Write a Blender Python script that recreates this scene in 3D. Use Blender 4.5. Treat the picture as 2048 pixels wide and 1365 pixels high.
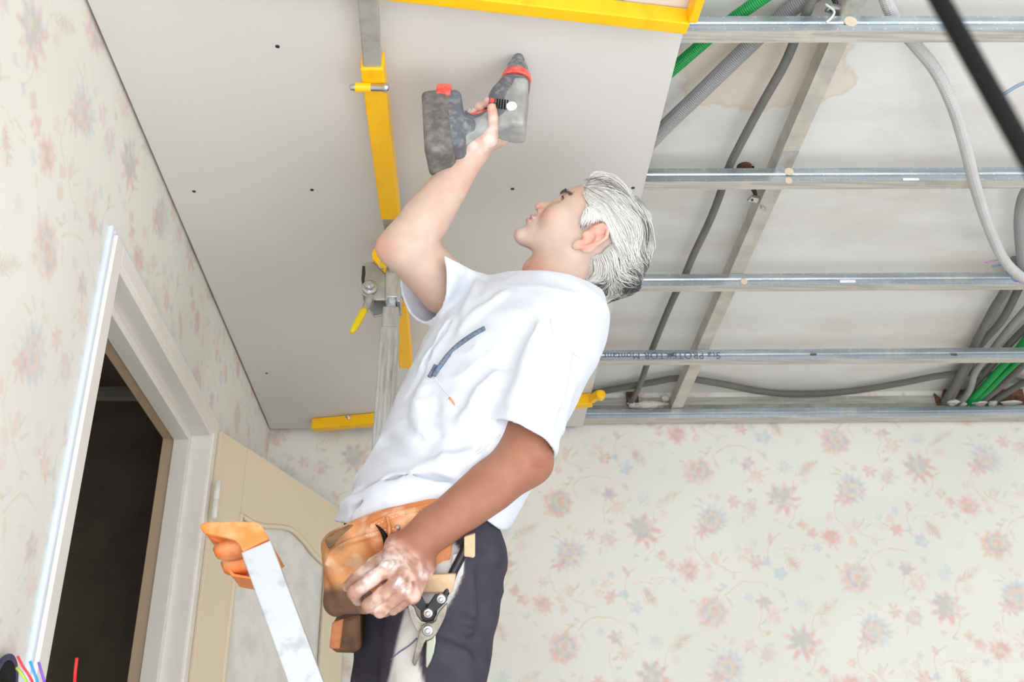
import bpy, bmesh, math, random
import numpy as np
from mathutils import Matrix, Vector
random.seed(7); RNG = np.random.default_rng(7)
SC = bpy.context.scene
COL = SC.collection
for o in list(bpy.data.objects): bpy.data.objects.remove(o, do_unlink=True)

# ------------------------------------------------------------------ camera
F_PX, CX, CY = 2123.4, 1024.0, 682.5            # focal length in pixels of a 2048x1365 frame
YAW, PITCH, ROLL = (math.radians(a) for a in (2.62695, 27.16496, -0.8623))
CAM = np.array([0.0, 0.0, 1.05])
_f = np.array([math.sin(YAW)*math.cos(PITCH), math.cos(YAW)*math.cos(PITCH), math.sin(PITCH)])
_r = np.array([math.cos(YAW), -math.sin(YAW), 0.0]); _u = np.cross(_r, _f)
AXR = _r*math.cos(ROLL)+_u*math.sin(ROLL); AXU = -_r*math.sin(ROLL)+_u*math.cos(ROLL); AXF = _f
MC = np.array([AXR, AXU, AXF])                  # world -> (right, up, depth)
camd = bpy.data.cameras.new('camera'); camo = bpy.data.objects.new('camera', camd); COL.objects.link(camo)
camd.sensor_width = 36.0; camd.lens = F_PX/2048*36.0; camd.clip_start = 0.05
camo.matrix_world = Matrix(((AXR[0], AXU[0], -AXF[0], CAM[0]), (AXR[1], AXU[1], -AXF[1], CAM[1]), (AXR[2], AXU[2], -AXF[2], CAM[2]), (0, 0, 0, 1)))
camd.dof.use_dof = True; camd.dof.focus_distance = 1.9; camd.dof.aperture_fstop = 8.0
SC.camera = camo

# ------------------------------------------------------------------ light
world = bpy.data.worlds.new('world'); SC.world = world; world.use_nodes = True
wb = world.node_tree.nodes['Background']; wb.inputs[0].default_value = (0.91, 0.955, 1.0, 1); wb.inputs[1].default_value = 1.36
def area(name, loc, target, sx, sy, power, col=(1, 1, 1)):
    l = bpy.data.lights.new(name, 'AREA'); l.shape = 'RECTANGLE'; l.size = sx; l.size_y = sy; l.energy = power; l.color = col
    o = bpy.data.objects.new(name, l); COL.objects.link(o); o.location = loc
    o.rotation_euler = (Vector(target)-Vector(loc)).to_track_quat('-Z', 'Y').to_euler(); return o
area('softbox_lamp', (-0.15, -0.75, 0.75), (0.15, 1.9, 2.4), 1.3, 1.3, 10, (0.94, 0.975, 1.0))
area('side_fill_light', (3.2, -0.9, 1.2), (0.3, 2.4, 2.0), 1.6, 1.8, 9, (0.95, 0.975, 1.0))  # added fill from the unseen right side, no known window behind it
area('floor_fill_light', (0.75, 0.35, 0.12), (0.55, 1.6, 2.4), 1.5, 1.5, 17, (0.95, 0.98, 1.0))  # unseen uplight added as fill to brighten the ceiling
vs = SC.view_settings; vs.view_transform = 'Standard'; vs.look = 'None'; vs.exposure = 0.90; vs.gamma = 1; vs.use_curve_mapping = False
SC.display_settings.display_device = 'sRGB'

# ------------------------------------------------------------------ geometry helpers
def ray(x, y): return MC.T @ np.array([(x-CX)/F_PX, -(y-CY)/F_PX, 1.0])
def atd(x, y, d): return CAM+ray(x, y)*d                       # a point at depth d in front of the lens
def atz(x, y, z): r = ray(x, y); return CAM+r*((z-CAM[2])/r[2])
def atx(x, y, X): r = ray(x, y); return CAM+r*((X-CAM[0])/r[0])
def aty(x, y, Y): r = ray(x, y); return CAM+r*((Y-CAM[1])/r[1])
def atplane(x, y, p0, n): r = ray(x, y); return CAM+r*(np.dot(np.asarray(p0)-CAM, n)/np.dot(r, n))
def proj(p): c = MC @ (np.asarray(p, float)-CAM); return CX+F_PX*c[0]/c[2], CY-F_PX*c[1]/c[2], c[2]
def unit(v): v = np.asarray(v, float); return v/np.linalg.norm(v)
def srgb(r, g, b):
    return tuple((c/255/12.92 if c/255 <= 0.04045 else ((c/255+0.055)/1.055)**2.4) for c in (r, g, b))

class Shp:
    """collects vertices and faces of one mesh"""
    def __init__(s): s.v = []; s.f = []
    def add(s, v, f):
        n = len(s.v); s.v.extend([tuple(map(float, q)) for q in v]); s.f.extend([tuple(i+n for i in q) for q in f]); return s
    def box(s, c, ax, ay, az, hx, hy, hz):
        c = np.asarray(c, float); ax, ay, az = (np.asarray(a, float) for a in (ax, ay, az))
        v = [c+ax*hx*i+ay*hy*j+az*hz*k for k in (-1, 1) for j in (-1, 1) for i in (-1, 1)]
        return s.add(v, [(0, 2, 3, 1), (4, 5, 7, 6), (0, 1, 5, 4), (2, 6, 7, 3), (0, 4, 6, 2), (1, 3, 7, 5)])
    def abox(s, x0, x1, y0, y1, z0, z1):
        return s.box(((x0+x1)/2, (y0+y1)/2, (z0+z1)/2), (1, 0, 0), (0, 1, 0), (0, 0, 1), abs(x1-x0)/2, abs(y1-y0)/2, abs(z1-z0)/2)
    def beam(s, a, b, w, h, up=(0, 0, 1)):
        a = np.asarray(a, float); b = np.asarray(b, float); d = unit(b-a); side = unit(np.cross(d, up)); u = np.cross(side, d)
        return s.box((a+b)/2, d, side, u, np.linalg.norm(b-a)/2, w/2, h/2)
    def tube(s, pts, rad, n=10, caps=True, squash=None):
        pts = np.asarray(pts, float); m = len(pts); rad = np.broadcast_to(np.asarray(rad, float), (m,))
        t = np.gradient(pts, axis=0); t /= np.linalg.norm(t, axis=1)[:, None]
        ref = np.array([0, 0, 1.0]) if abs(t[0][2]) < 0.9 else np.array([1.0, 0, 0])
        u = unit(np.cross(t[0], ref)); V = []
        a = np.arange(n)*2*math.pi/n
        for i in range(m):
            u = unit(u-t[i]*np.dot(u, t[i])); w = np.cross(t[i], u)
            V.append(pts[i]+rad[i]*(np.cos(a)[:, None]*u+np.sin(a)[:, None]*w*(squash or 1.0)))
        V = np.concatenate(V); Fc = []
        for i in range(m-1):
            for k in range(n):
                k2 = (k+1) % n; Fc.append((i*n+k, i*n+k2, (i+1)*n+k2, (i+1)*n+k))
        if caps: Fc += [tuple(range(n-1, -1, -1)), tuple((m-1)*n+k for k in range(n))]
        return s.add(V, Fc)
    def lathe(s, p0, axis, prof, n=20):
        axis = unit(axis); ref = np.array([0, 0, 1.0]) if abs(axis[2]) < 0.9 else np.array([1.0, 0, 0])
        u = unit(np.cross(axis, ref)); w = np.cross(axis, u); a = np.arange(n)*2*math.pi/n; V = []
        for (h, r) in prof: V.append(np.asarray(p0)+axis*h+r*(np.cos(a)[:, None]*u+np.sin(a)[:, None]*w))
        m = len(prof); Fc = []
        for i in range(m-1):
            for k in range(n): k2 = (k+1) % n; Fc.append((i*n+k, i*n+k2, (i+1)*n+k2, (i+1)*n+k))
        Fc += [tuple(range(n-1, -1, -1)), tuple((m-1)*n+k for k in range(n))]
        return s.add(np.concatenate(V), Fc)
    def prism(s, poly, o, ax, ay, az, t0, t1):
        """2D polygon in the (ax, ay) plane extruded along az from t0 to t1"""
        o, ax, ay, az = (np.asarray(a, float) for a in (o, ax, ay, az)); n = len(poly)
        V = [o+ax*p[0]+ay*p[1]+az*t0 for p in poly]+[o+ax*p[0]+ay*p[1]+az*t1 for p in poly]
        return s.add(V, [tuple(range(n-1, -1, -1)), tuple(range(n, 2*n))]+[(i, (i+1) % n, n+(i+1) % n, n+i) for i in range(n)])

def base_of(o):
    p = np.zeros(3)
    while o is not None: p += np.array(o.location); o = o.parent
    return p
def link(name, me, mat, parent=None):
    o = bpy.data.objects.new(name, me); COL.objects.link(o)
    if parent is not None: o.parent = parent
    if mat is not None and not me.materials: me.materials.append(mat)
    return o
def obj(name, shp, mat, parent=None, smooth=False, bevel=0.0, seg=2, auto=None):
    off = base_of(parent) if parent is not None else np.zeros(3)
    me = bpy.data.meshes.new(name); me.from_pydata([tuple(np.asarray(v)-off) for v in shp.v], [], shp.f); me.update()
    bm = bmesh.new(); bm.from_mesh(me); bmesh.ops.recalc_face_normals(bm, faces=bm.faces); bm.to_mesh(me); bm.free()
    o = link(name, me, mat, parent)
    if smooth: me.polygons.foreach_set('use_smooth', [True]*len(me.polygons))
    if bevel > 0:
        m = o.modifiers.new('bevel', 'BEVEL'); m.width = bevel; m.segments = seg; m.limit_method = 'ANGLE'; m.angle_limit = math.radians(40)
        m.harden_normals = False
    return o
def npmesh(name, V, Fq, mat, parent=None, smooth=True):
    off = base_of(parent) if parent is not None else np.zeros(3)
    V = np.asarray(V, np.float32)-off.astype(np.float32); Fq = np.asarray(Fq, np.int32); k = Fq.shape[1]
    me = bpy.data.meshes.new(name); me.vertices.add(len(V)); me.vertices.foreach_set('co', V.ravel())
    me.loops.add(Fq.size); me.loops.foreach_set('vertex_index', Fq.ravel())
    me.polygons.add(len(Fq)); me.polygons.foreach_set('loop_start', np.arange(0, Fq.size, k, dtype=np.int32)); me.polygons.foreach_set('loop_total', np.full(len(Fq), k, np.int32))
    me.update(calc_edges=True); me.validate()
    if smooth: me.polygons.foreach_set('use_smooth', np.ones(len(me.polygons), bool))
    return link(name, me, mat, parent)
def tag(o, label=None, cat=None, group=None, kind=None):
    if label: o['label'] = label
    if cat: o['category'] = cat
    if group: o['group'] = group
    if kind: o['kind'] = kind
    return o
def empty(name, loc, label=None, cat=None, group=None):
    o = bpy.data.objects.new(name, None); COL.objects.link(o); o.location = tuple(map(float, loc)); o.empty_display_size = 0.05
    return tag(o, label, cat, group)
def spline(pts, n):
    """Catmull-Rom through the points, n samples, even spacing"""
    P = np.asarray(pts, float); P = np.vstack([2*P[0]-P[1], P, 2*P[-1]-P[-2]]); out = []
    for i in range(1, len(P)-2):
        for t in np.linspace(0, 1, 24, endpoint=False):
            a, b, c, d = P[i-1], P[i], P[i+1], P[i+2]
            out.append(0.5*((2*b)+(-a+c)*t+(2*a-5*b+4*c-d)*t*t+(-a+3*b-3*c+d)*t**3))
    out.append(P[-2]); out = np.array(out)
    L = np.concatenate([[0], np.cumsum(np.linalg.norm(np.diff(out, axis=0), axis=1))])
    s = np.linspace(0, L[-1], n); return np.stack([np.interp(s, L, out[:, k]) for k in range(out.shape[1])], 1)
def plen(P): return float(np.linalg.norm(np.diff(np.asarray(P), axis=0), axis=1).sum())

# ------------------------------------------------------------------ material helpers
class NT:
    """tiny expression builder over shader nodes"""
    def __init__(s, tree): s.t = tree; s.n = tree.nodes; s.l = tree.links
    def put(s, sock, v):
        if isinstance(v, (int, float)): sock.default_value = v
        elif isinstance(v, (tuple, list)): sock.default_value = tuple(v) if len(v) == len(sock.default_value) else tuple(v)+(1,)
        else: s.l.new(v, sock)
    def m(s, op, a, b=None, c=None, clamp=False):
        nd = s.n.new('ShaderNodeMath'); nd.operation = op; nd.use_clamp = clamp
        for i, v in enumerate((a, b, c)):
            if v is not None: s.put(nd.inputs[i], v)
        return nd.outputs[0]
    def add(s, a, b): return s.m('ADD', a, b)
    def sub(s, a, b): return s.m('SUBTRACT', a, b)
    def mul(s, a, b): return s.m('MULTIPLY', a, b)
    def mix(s, a, b, f):
        nd = s.n.new('ShaderNodeMix'); nd.data_type = 'RGBA'; s.put(nd.inputs[0], f); s.put(nd.inputs[6], a); s.put(nd.inputs[7], b); return nd.outputs[2]
    def noise(s, vec, scale, detail=3, rough=0.55, out=0):
        nd = s.n.new('ShaderNodeTexNoise'); nd.inputs['Scale'].default_value = scale; nd.inputs['Detail'].default_value = detail; nd.inputs['Roughness'].default_value = rough
        if vec is not None: s.l.new(vec, nd.inputs['Vector'])
        return nd.outputs[out]
    def ramp(s, v, lo, hi, a=0.0, b=1.0):
        nd = s.n.new('ShaderNodeMapRange'); nd.clamp = True; s.put(nd.inputs[0], v); nd.inputs[1].default_value = lo; nd.inputs[2].default_value = hi
        nd.inputs[3].default_value = a; nd.inputs[4].default_value = b; return nd.outputs[0]
    def coord(s, which='Object'): return s.n.new('ShaderNodeTexCoord').outputs[which]
    def scale(s, vec, k):
        nd = s.n.new('ShaderNodeMapping'); nd.inputs['Scale'].default_value = k; s.l.new(vec, nd.inputs['Vector']); return nd.outputs[0]
    def sep(s, vec):
        nd = s.n.new('ShaderNodeSeparateXYZ'); s.l.new(vec, nd.inputs[0]); return nd.outputs
    def attr(s, name):
        nd = s.n.new('ShaderNodeAttribute'); nd.attribute_name = name; return nd
def new_mat(name, color=(0.8, 0.8, 0.8), rough=0.5, metal=0.0, spec=0.5):
    m = bpy.data.materials.new(name); m.use_nodes = True; b = m.node_tree.nodes['Principled BSDF']
    b.inputs['Base Color'].default_value = tuple(color)+(1,); b.inputs['Roughness'].default_value = rough; b.inputs['Metallic'].default_value = metal
    b.inputs['Specular IOR Level'].default_value = spec
    return m, NT(m.node_tree), b
def bump(nt, b, h, strength, dist=0.01):
    nd = nt.n.new('ShaderNodeBump'); nd.inputs['Strength'].default_value = strength; nd.inputs['Distance'].default_value = dist
    nt.l.new(h, nd.inputs['Height']); nt.l.new(nd.outputs[0], b.inputs['Normal'])
def simple(name, rgb, rough=0.5, metal=0.0, var=0.12, nscale=8.0, bmp=0.0, bscale=60.0, spec=0.5, rgb2=None, lo=0.42, hi=0.68, stretch=None):
    """flat colour with a second tone worked in by noise, optional fine relief"""
    m, nt, b = new_mat(name, srgb(*rgb), rough, metal, spec); c = nt.coord()
    cc = nt.scale(c, stretch) if stretch else c
    n = nt.noise(cc, nscale, 5, 0.6)
    c2 = srgb(*rgb2) if rgb2 else tuple(x*(1-var) for x in srgb(*rgb))
    nt.l.new(nt.mix(srgb(*rgb), c2, nt.ramp(n, lo, hi)), b.inputs['Base Color'])
    nt.l.new(nt.ramp(n, 0.3, 0.7, max(0.02, rough-0.06), min(1, rough+0.08)), b.inputs['Roughness'])
    if bmp: bump(nt, b, nt.noise(cc, bscale, 4), bmp, 0.004)
    return m
# ------------------------------------------------------------------ wallpaper: a printed floral repeat, worked out for every point of a wall and kept as its colour
A_U, A_V, B_V = 0.463, 0.1015, 0.457            # the repeat: one motif to the next along the roll and up it
def smooth(x, lo, hi): t = np.clip((x-lo)/(hi-lo), 0, 1); return t*t*(3-2*t)
def fall(x, lo, hi): return 1-np.clip((x-lo)/(hi-lo), 0, 1)
_lat = np.random.default_rng(3).random((64, 64, 64)).astype(np.float32)
def vnoise(P, scale, octaves=3, seed=0):
    """value noise of points (n,2) or (n,3), about 0..1"""
    P = np.asarray(P, np.float32)
    if P.shape[1] == 2: P = np.concatenate([P, np.zeros((len(P), 1), np.float32)], 1)
    out = np.zeros(len(P), np.float32); amp, tot = 1.0, 0.0
    for o in range(octaves):
        Q = P*scale*(2**o)+17.31*(o+1)+seed*7.7; I = np.floor(Q).astype(np.int32); f = Q-I; f = f*f*(3-2*f); I &= 63; J = (I+1) & 63; r = 0
        for dx in (0, 1):
            wx = f[:, 0] if dx else 1-f[:, 0]; ix = J[:, 0] if dx else I[:, 0]
            for dy in (0, 1):
                wy = f[:, 1] if dy else 1-f[:, 1]; iy = J[:, 1] if dy else I[:, 1]
                r = r+wx*wy*(_lat[ix, iy, I[:, 2]]*(1-f[:, 2])+_lat[ix, iy, J[:, 2]]*f[:, 2])
        out += amp*r; tot += amp; amp *= 0.5
    return out/tot
def paper_colour(uv, u0, v0, strength):
    U = uv[:, 0]-u0+(vnoise(uv, 26, 2, 1)-0.5)*0.016; V = uv[:, 1]-v0+(vnoise(uv, 26, 2, 2)-0.5)*0.016
    wash = 0.35+0.65*smooth(vnoise(uv, 70, 3, 3), 0.3, 0.62)
    k = smooth(vnoise(uv, 3.5, 2, 4), 0.35, 0.65)[:, None]
    state = {'c': (1-k)*np.array(srgb(232, 230, 221))+k*np.array(srgb(227, 225, 216))}
    K = 0.000635; KV = 0.000612
    def cell(x, y):
        """coordinates around the nearest repeat of the point (x, y) of the layout sketch"""
        du = U-(x-303)*K; dv = V+(y-430)*KV; i = np.round(du/A_U); du = du-i*A_U; dv = dv-i*A_V; dv = dv-np.round(dv/B_V)*B_V; return du, dv, x, y
    def loc(c, x, y): return c[0]-(x-c[2])*K, c[1]+(y-c[3])*KV
    def paint(mask, col, a):
        w = (np.clip(mask, 0, 1)*wash*a*strength)[:, None]; state['c'] = state['c']*(1-w)+w*np.array(srgb(*col))
    PINK, ROSE, BLUE, TAN, GRN, CRM = (226, 168, 160), (219, 150, 143), (176, 196, 212), (206, 190, 150), (188, 186, 150), (232, 222, 190)
    def flower(c, x, y, R, n=8, ph=0.0, amp=0.22, outer=PINK, mid=BLUE, core=CRM, a=0.75):
        px, py = loc(c, x, y); R *= K*1.12; amp *= 0.56; r = np.hypot(px, py); e = R*(1-amp)+np.cos(np.arctan2(py, px)*n+ph)*R*amp
        paint(smooth(e-r, -R*0.09, R*0.3), outer, a)
        if mid: paint(fall(r, R*0.5, R*0.64), mid, a*0.9)
        if core: paint(fall(r, R*0.26, R*0.38), core, a)
    def leaf(c, x, y, ang, L, W, col, a=0.6, teeth=0.0, inner=None):
        px, py = loc(c, x, y); ca, sa = math.cos(math.radians(ang)), math.sin(math.radians(ang)); L *= K; W *= K
        lx = px*ca+py*sa; ly = np.abs(py*ca-px*sa); w = (1-(lx*2/L-1)**2)*W
        if teeth: w = w*(0.74+0.34*np.cos((lx-ly*1.2)*2*math.pi/(teeth*K)))
        d = w-ly; paint(smooth(d, 0, W*0.3), col, a)
        if inner: paint(smooth(d, W*0.34, W*0.6), inner, a)
    def arc(c, x, y, R, a0, a1, t=3.2, col=TAN, a=0.7):
        px, py = loc(c, x, y); R *= K; r = np.hypot(px, py); mid = math.radians((a0+a1)/2); half = math.radians(abs(a1-a0)/2)
        paint(fall(np.abs(r-R), t*K*0.5, t*K*1.5)*smooth(px*math.cos(mid)+py*math.sin(mid)-R*math.cos(half), -0.002, 0.002), col, a)
    c = cell(300, 440)                                   # round peony and its stem
    arc(c, 500, 430, 143, 52, 150); arc(c, 405, 390, 80, 110, 190); arc(c, 520, 420, 150, 5, 40)
    leaf(c, 385, 350, -70, 75, 10, TAN); leaf(c, 370, 330, 170, 62, 8, GRN); leaf(c, 265, 470, 215, 50, 12, TAN); leaf(c, 285, 480, -70, 40, 11, TAN); leaf(c, 235, 385, 150, 40, 8, GRN)
    flower(c, 303, 430, 78, 9, 0.4, 0.15, PINK, None, None, 0.85); flower(c, 312, 424, 54, 6, 1.0, 0.12, BLUE, CRM, PINK, 0.8); leaf(c, 285, 440, -25, 58, 14, TAN, 0.55)
    leaf(c, 395, 300, 175, 45, 11, BLUE); leaf(c, 428, 270, 100, 42, 15, (206, 186, 196))
    c = cell(330, 730)                                   # feathery two-tone bloom
    arc(c, 345, 830, 96, 155, 250); arc(c, 480, 760, 215, 215, 268); leaf(c, 350, 935, 96, 75, 22, ROSE, 0.5, 0, CRM); leaf(c, 330, 950, 165, 60, 20, PINK, 0.55); leaf(c, 315, 1025, 92, 62, 24, ROSE, 0.5, 0, CRM)
    leaf(c, 372, 930, 40, 70, 7, TAN); leaf(c, 362, 905, 60, 60, 7, GRN); leaf(c, 318, 615, 140, 60, 9, TAN); leaf(c, 310, 625, 172, 72, 7, GRN)
    flower(c, 300, 755, 52, 7, 0.0, 0.42, ROSE, None, None, 0.7); flower(c, 352, 700, 84, 14, 0.3, 0.2, BLUE, None, None, 0.75); flower(c, 348, 706, 64, 9, 1.2, 0.28, PINK, CRM, BLUE, 0.7)
    c = cell(710, 640)                                   # pointed star bloom on an S stem
    arc(c, 670, 650, 102, -62, 5); arc(c, 735, 895, 125, 115, 188); arc(c, 720, 910, 112, 178, 225); arc(c, 700, 960, 100, 60, 125, 2.2)
    leaf(c, 640, 835, 112, 70, 17, ROSE, 0.5, 0, (214, 196, 200)); leaf(c, 770, 640, 25, 70, 9, TAN); leaf(c, 700, 720, 160, 45, 14, (206, 190, 200)); leaf(c, 720, 735, -20, 40, 10, BLUE)
    flower(c, 722, 588, 90, 9, 0.2, 0.36, ROSE, None, None, 0.8); flower(c, 712, 572, 62, 8, 0.8, 0.2, BLUE, (200, 206, 176), None, 0.75)
    c = cell(700, 930)                                   # paisley leaf, carnation, blue buds
    leaf(c, 690, 868, -56, 142, 46, TAN, 0.6, 16, ROSE); leaf(c, 705, 885, -58, 92, 18, (206, 190, 196), 0.6)
    flower(c, 545, 930, 40, 6, 0.5, 0.3, ROSE, None, None, 0.75); leaf(c, 520, 915, 150, 46, 7, PINK); flower(c, 662, 985, 38, 5, 0.2, 0.28, BLUE, None, None, 0.8); flower(c, 605, 925, 24, 5, 1.2, 0.28, BLUE, None, None, 0.8)
    flower(c, 552, 822, 24, 5, 0.6, 0.3, BLUE, None, None, 0.5); flower(c, 522, 866, 28, 6, 0, 0.3, PINK, None, CRM, 0.45)
    c = cell(900, 780)                                   # daisy group
    flower(c, 935, 800, 58, 10, 0.0, 0.2, PINK, ROSE, (200, 200, 170), 0.7); flower(c, 846, 775, 34, 5, 0.9, 0.28, ROSE, None, None, 0.7); flower(c, 805, 728, 32, 4, 0.3, 0.3, TAN, PINK, None, 0.6); flower(c, 945, 690, 30, 6, 0.3, 0.35, PINK, None, None, 0.55)
    flower(c, 860, 855, 22, 5, 0.3, 0.3, BLUE, None, None, 0.6); leaf(c, 890, 880, -50, 40, 10, TAN, 0.5); leaf(c, 815, 850, 200, 45, 9, TAN, 0.45); arc(c, 790, 950, 108, 62, 118, 2.0)
    c = cell(800, 420)                                   # plume with a blue spray at its foot
    leaf(c, 780, 470, 32, 190, 40, (196, 196, 166), 0.62, 19, PINK); arc(c, 900, 520, 122, 150, 190, 2.4); flower(c, 742, 412, 46, 11, 0.0, 0.36, BLUE, None, None, 0.5); flower(c, 838, 494, 30, 7, 0, 0.4, PINK, None, None, 0.35); flower(c, 846, 262, 30, 7, 0, 0.4, BLUE, None, None, 0.35)
    c = cell(560, 470)                                   # pink asters and the pale trail below them
    flower(c, 560, 388, 42, 6, 0.5, 0.35, ROSE, BLUE, None, 0.7); flower(c, 600, 460, 46, 8, 0.2, 0.32, PINK, None, CRM, 0.55); leaf(c, 640, 430, 20, 40, 12, TAN, 0.5); arc(c, 640, 500, 116, 145, 205, 2.2)
    for i in range(4): leaf(c, 530+i*6, 500+i*28, 40-60*(i % 2), 46, 9, TAN if i % 2 else GRN, 0.5)
    flower(c, 548, 640, 56, 7, 0.3, 0.4, (200, 206, 216), PINK, None, 0.6); leaf(c, 520, 670, 245, 55, 9, TAN, 0.5); flower(c, 462, 602, 38, 6, 0.2, 0.4, ROSE, None, None, 0.6); flower(c, 385, 582, 22, 5, 0, 0.3, TAN, None, None, 0.5); flower(c, 352, 560, 15, 5, 0, 0.3, TAN, None, None, 0.5)
    c = cell(500, 180)                                   # pale sprays
    flower(c, 462, 108, 26, 6, 0, 0.35, BLUE, None, None, 0.4); flower(c, 480, 160, 28, 6, 0, 0.35, PINK, None, None, 0.35); flower(c, 488, 362, 26, 6, 0.5, 0.35, BLUE, None, None, 0.5); flower(c, 650, 345, 24, 7, 0.5, 0.35, BLUE, None, None, 0.4); leaf(c, 600, 300, -40, 90, 6, TAN, 0.5)
    return np.clip(state['c'], 0, 1)
def paper_material(name):
    m, nt, b = new_mat(name, srgb(232, 230, 221), 0.62, 0, 0.35); uv = nt.coord('UV')
    grain = nt.ramp(nt.noise(nt.scale(uv, (90, 700, 1)), 1.0, 2), 0.35, 0.65)
    nt.l.new(nt.mix(nt.attr('print').outputs['Color'], srgb(222, 217, 205), nt.mul(grain, 0.16)), b.inputs['Base Color']); bump(nt, b, grain, 0.06, 0.002); return m
M_PAPER = paper_material('floral_wallpaper')

WALL_X = -0.657
BA = math.radians(-1.56); BX = np.array([math.cos(BA), math.sin(BA), 0]); BN = np.array([math.sin(BA), -math.cos(BA), 0])   # back wall: along, out of the wall
CORNER = np.array([WALL_X, 3.301, 0.0])
Z_BOARD, Z_RAIL, Z_SLAB = 2.400, 2.413, 2.532
def onback(px, py, off=0.0): return atplane(px, py, CORNER+BN*off, BN)
_pb = onback(1116.5, 1005.4); _pl = atx(93, 498, WALL_X)
PRINT_B = (float(np.dot(_pb-CORNER, BX)), float(_pb[2]), 0.74); PRINT_L = (float(_pl[1]), float(_pl[2]), 0.6)

# ------------------------------------------------------------------ other materials
def slab_material():
    m, nt, b = new_mat('old_painted_slab', srgb(226, 222, 216), 0.8, 0, 0.25); c = nt.coord()
    col = nt.mix(srgb(233, 233, 231), srgb(220, 214, 207), nt.ramp(nt.noise(nt.scale(c, (1, 2.2, 1)), 2.2, 4), 0.44, 0.7))
    s = nt.sep(c)                                        # old water stain with a brown rim and a patch of bare filler
    dx = nt.sub(s[0], 0.62); dy = nt.sub(s[1], 1.66); wob = nt.mul(nt.sub(nt.noise(c, 9, 4), 0.5), 0.17)
    r = nt.add(nt.m('SQRT', nt.add(nt.mul(nt.mul(dx, dx), 0.42), nt.mul(dy, dy))), wob)
    col = nt.mix(col, srgb(226, 206, 178), nt.mul(nt.ramp(r, 0.10, 0.13, 1, 0), 0.45)); rim = nt.ramp(nt.m('ABSOLUTE', nt.sub(r, 0.115)), 0.0, 0.012, 1, 0)
    col = nt.mix(col, srgb(206, 170, 122), nt.mul(rim, 0.3))
    nt.l.new(col, b.inputs['Base Color']); h = nt.add(nt.noise(c, 30, 5), nt.mul(nt.noise(c, 4, 3), 1.5)); bump(nt, b, h, 0.2, 0.01); return m
M_SLAB = slab_material()
M_BOARD = simple('plasterboard_paper', (217, 214, 211), 0.85, 0, 0.03, 3, 0.03, 300, 0.2)
M_CORE = simple('gypsum_core', (238, 236, 232), 0.9, 0, 0.08, 30, 0.3, 90)
M_FLOOR = simple('screed_floor', (214, 213, 212), 0.8, 0, 0.2, 5, 0.2, 60)
M_TRIM = simple('blue_white_caulk_edge', (214, 224, 238), 0.5, 0, 0.05)
M_FRAME = simple('cream_frame_paint', (236, 230, 222), 0.35, 0, 0.04)
M_FRAME_IN = simple('tan_frame_paint', (196, 172, 142), 0.4, 0, 0.06)
M_DOOR = simple('beige_door_paint', (222, 206, 180), 0.4, 0, 0.04, 2.0)
M_PANEL = simple('pale_door_panel', (224, 220, 212), 0.5, 0, 0.06, 14, 0.1, 40, rgb2=(210, 204, 196))
M_DARKWALL = simple('shade_toned_corridor_wall', (128, 114, 100), 0.9, 0, 0.3, 5)  # dimness of the next room put into its dark wall colour
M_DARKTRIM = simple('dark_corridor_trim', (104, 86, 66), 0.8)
M_STEEL = None
def zinc(name, rgb=(188, 198, 206), rough=0.34, dots=True, metal=0.85):
    m, nt, b = new_mat(name, srgb(*rgb), rough, metal); uv = nt.coord('UV'); c = nt.coord()
    n = nt.noise(nt.scale(c, (3, 60, 60)), 2.0, 4); col = nt.mix(srgb(*rgb), srgb(*(int(x*0.86) for x in rgb)), nt.ramp(n, 0.4, 0.65))
    n2 = nt.noise(c, 26, 5); col = nt.mix(col, srgb(222, 214, 200), nt.mul(nt.ramp(n2, 0.56, 0.72), 0.5))
    if dots:
        s = nt.sep(uv); fu = nt.m('FRACT', nt.mul(s[0], 1/0.029)); du = nt.mul(nt.m('ABSOLUTE', nt.sub(fu, 0.5)), 0.029)
        for v0 in (0.10, 0.50, 0.92):
            dv = nt.mul(nt.m('ABSOLUTE', nt.sub(s[1], v0)), 0.035); r = nt.m('SQRT', nt.add(nt.mul(du, du), nt.mul(dv, dv)))
            col = nt.mix(col, srgb(240, 244, 248), nt.ramp(r, 0.0008, 0.0018, 0.6, 0))
    nt.l.new(col, b.inputs['Base Color']); nt.l.new(nt.ramp(n, 0.3, 0.7, rough-0.06, rough+0.1), b.inputs['Roughness']); bump(nt, b, n, 0.08, 0.002); return m
M_ZINC = zinc('galvanised_steel'); M_ZINC2 = zinc('dusty_galvanised_steel', (206, 204, 194), 0.5, False, 0.55)
M_FLANGE = zinc('reflection_toned_flange', (208, 202, 194), 0.55, False, 0.4)  # cream of the reflected floor and walls put into the flange colour
M_YEL = simple('yellow_powder_coat', (255, 194, 0), 0.4, 0, 0.1, 22, 0.03, 60, rgb2=(250, 174, 0), lo=0.55, hi=0.75)
M_ALU = simple('brushed_aluminium', (206, 208, 208), 0.36, 0.7, 0.1, 12, 0, rgb2=(176, 178, 180), stretch=(8, 8, 1))
M_STEELP = simple('plain_grey_steel', (192, 192, 187), 0.42, 0.6, 0.2, 16, rgb2=(160, 158, 150))
M_CHROME = simple('bright_steel', (200, 200, 200), 0.25, 0.9, 0.1, 20)
M_GREYC = simple('grey_corrugated_plastic', (150, 150, 150), 0.5, 0, 0.12, 9)
M_GREYD = simple('dark_grey_conduit', (112, 110, 108), 0.55, 0, 0.15, 9)
M_GREYL = simple('light_grey_conduit', (186, 185, 184), 0.5, 0, 0.1, 9)
M_GREEN = simple('green_conduit', (10, 150, 70), 0.45, 0, 0.15, 9)
M_BLACK = simple('black_rubber', (14, 12, 12), 0.6, 0, 0.2, 9, spec=0.2)
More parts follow.
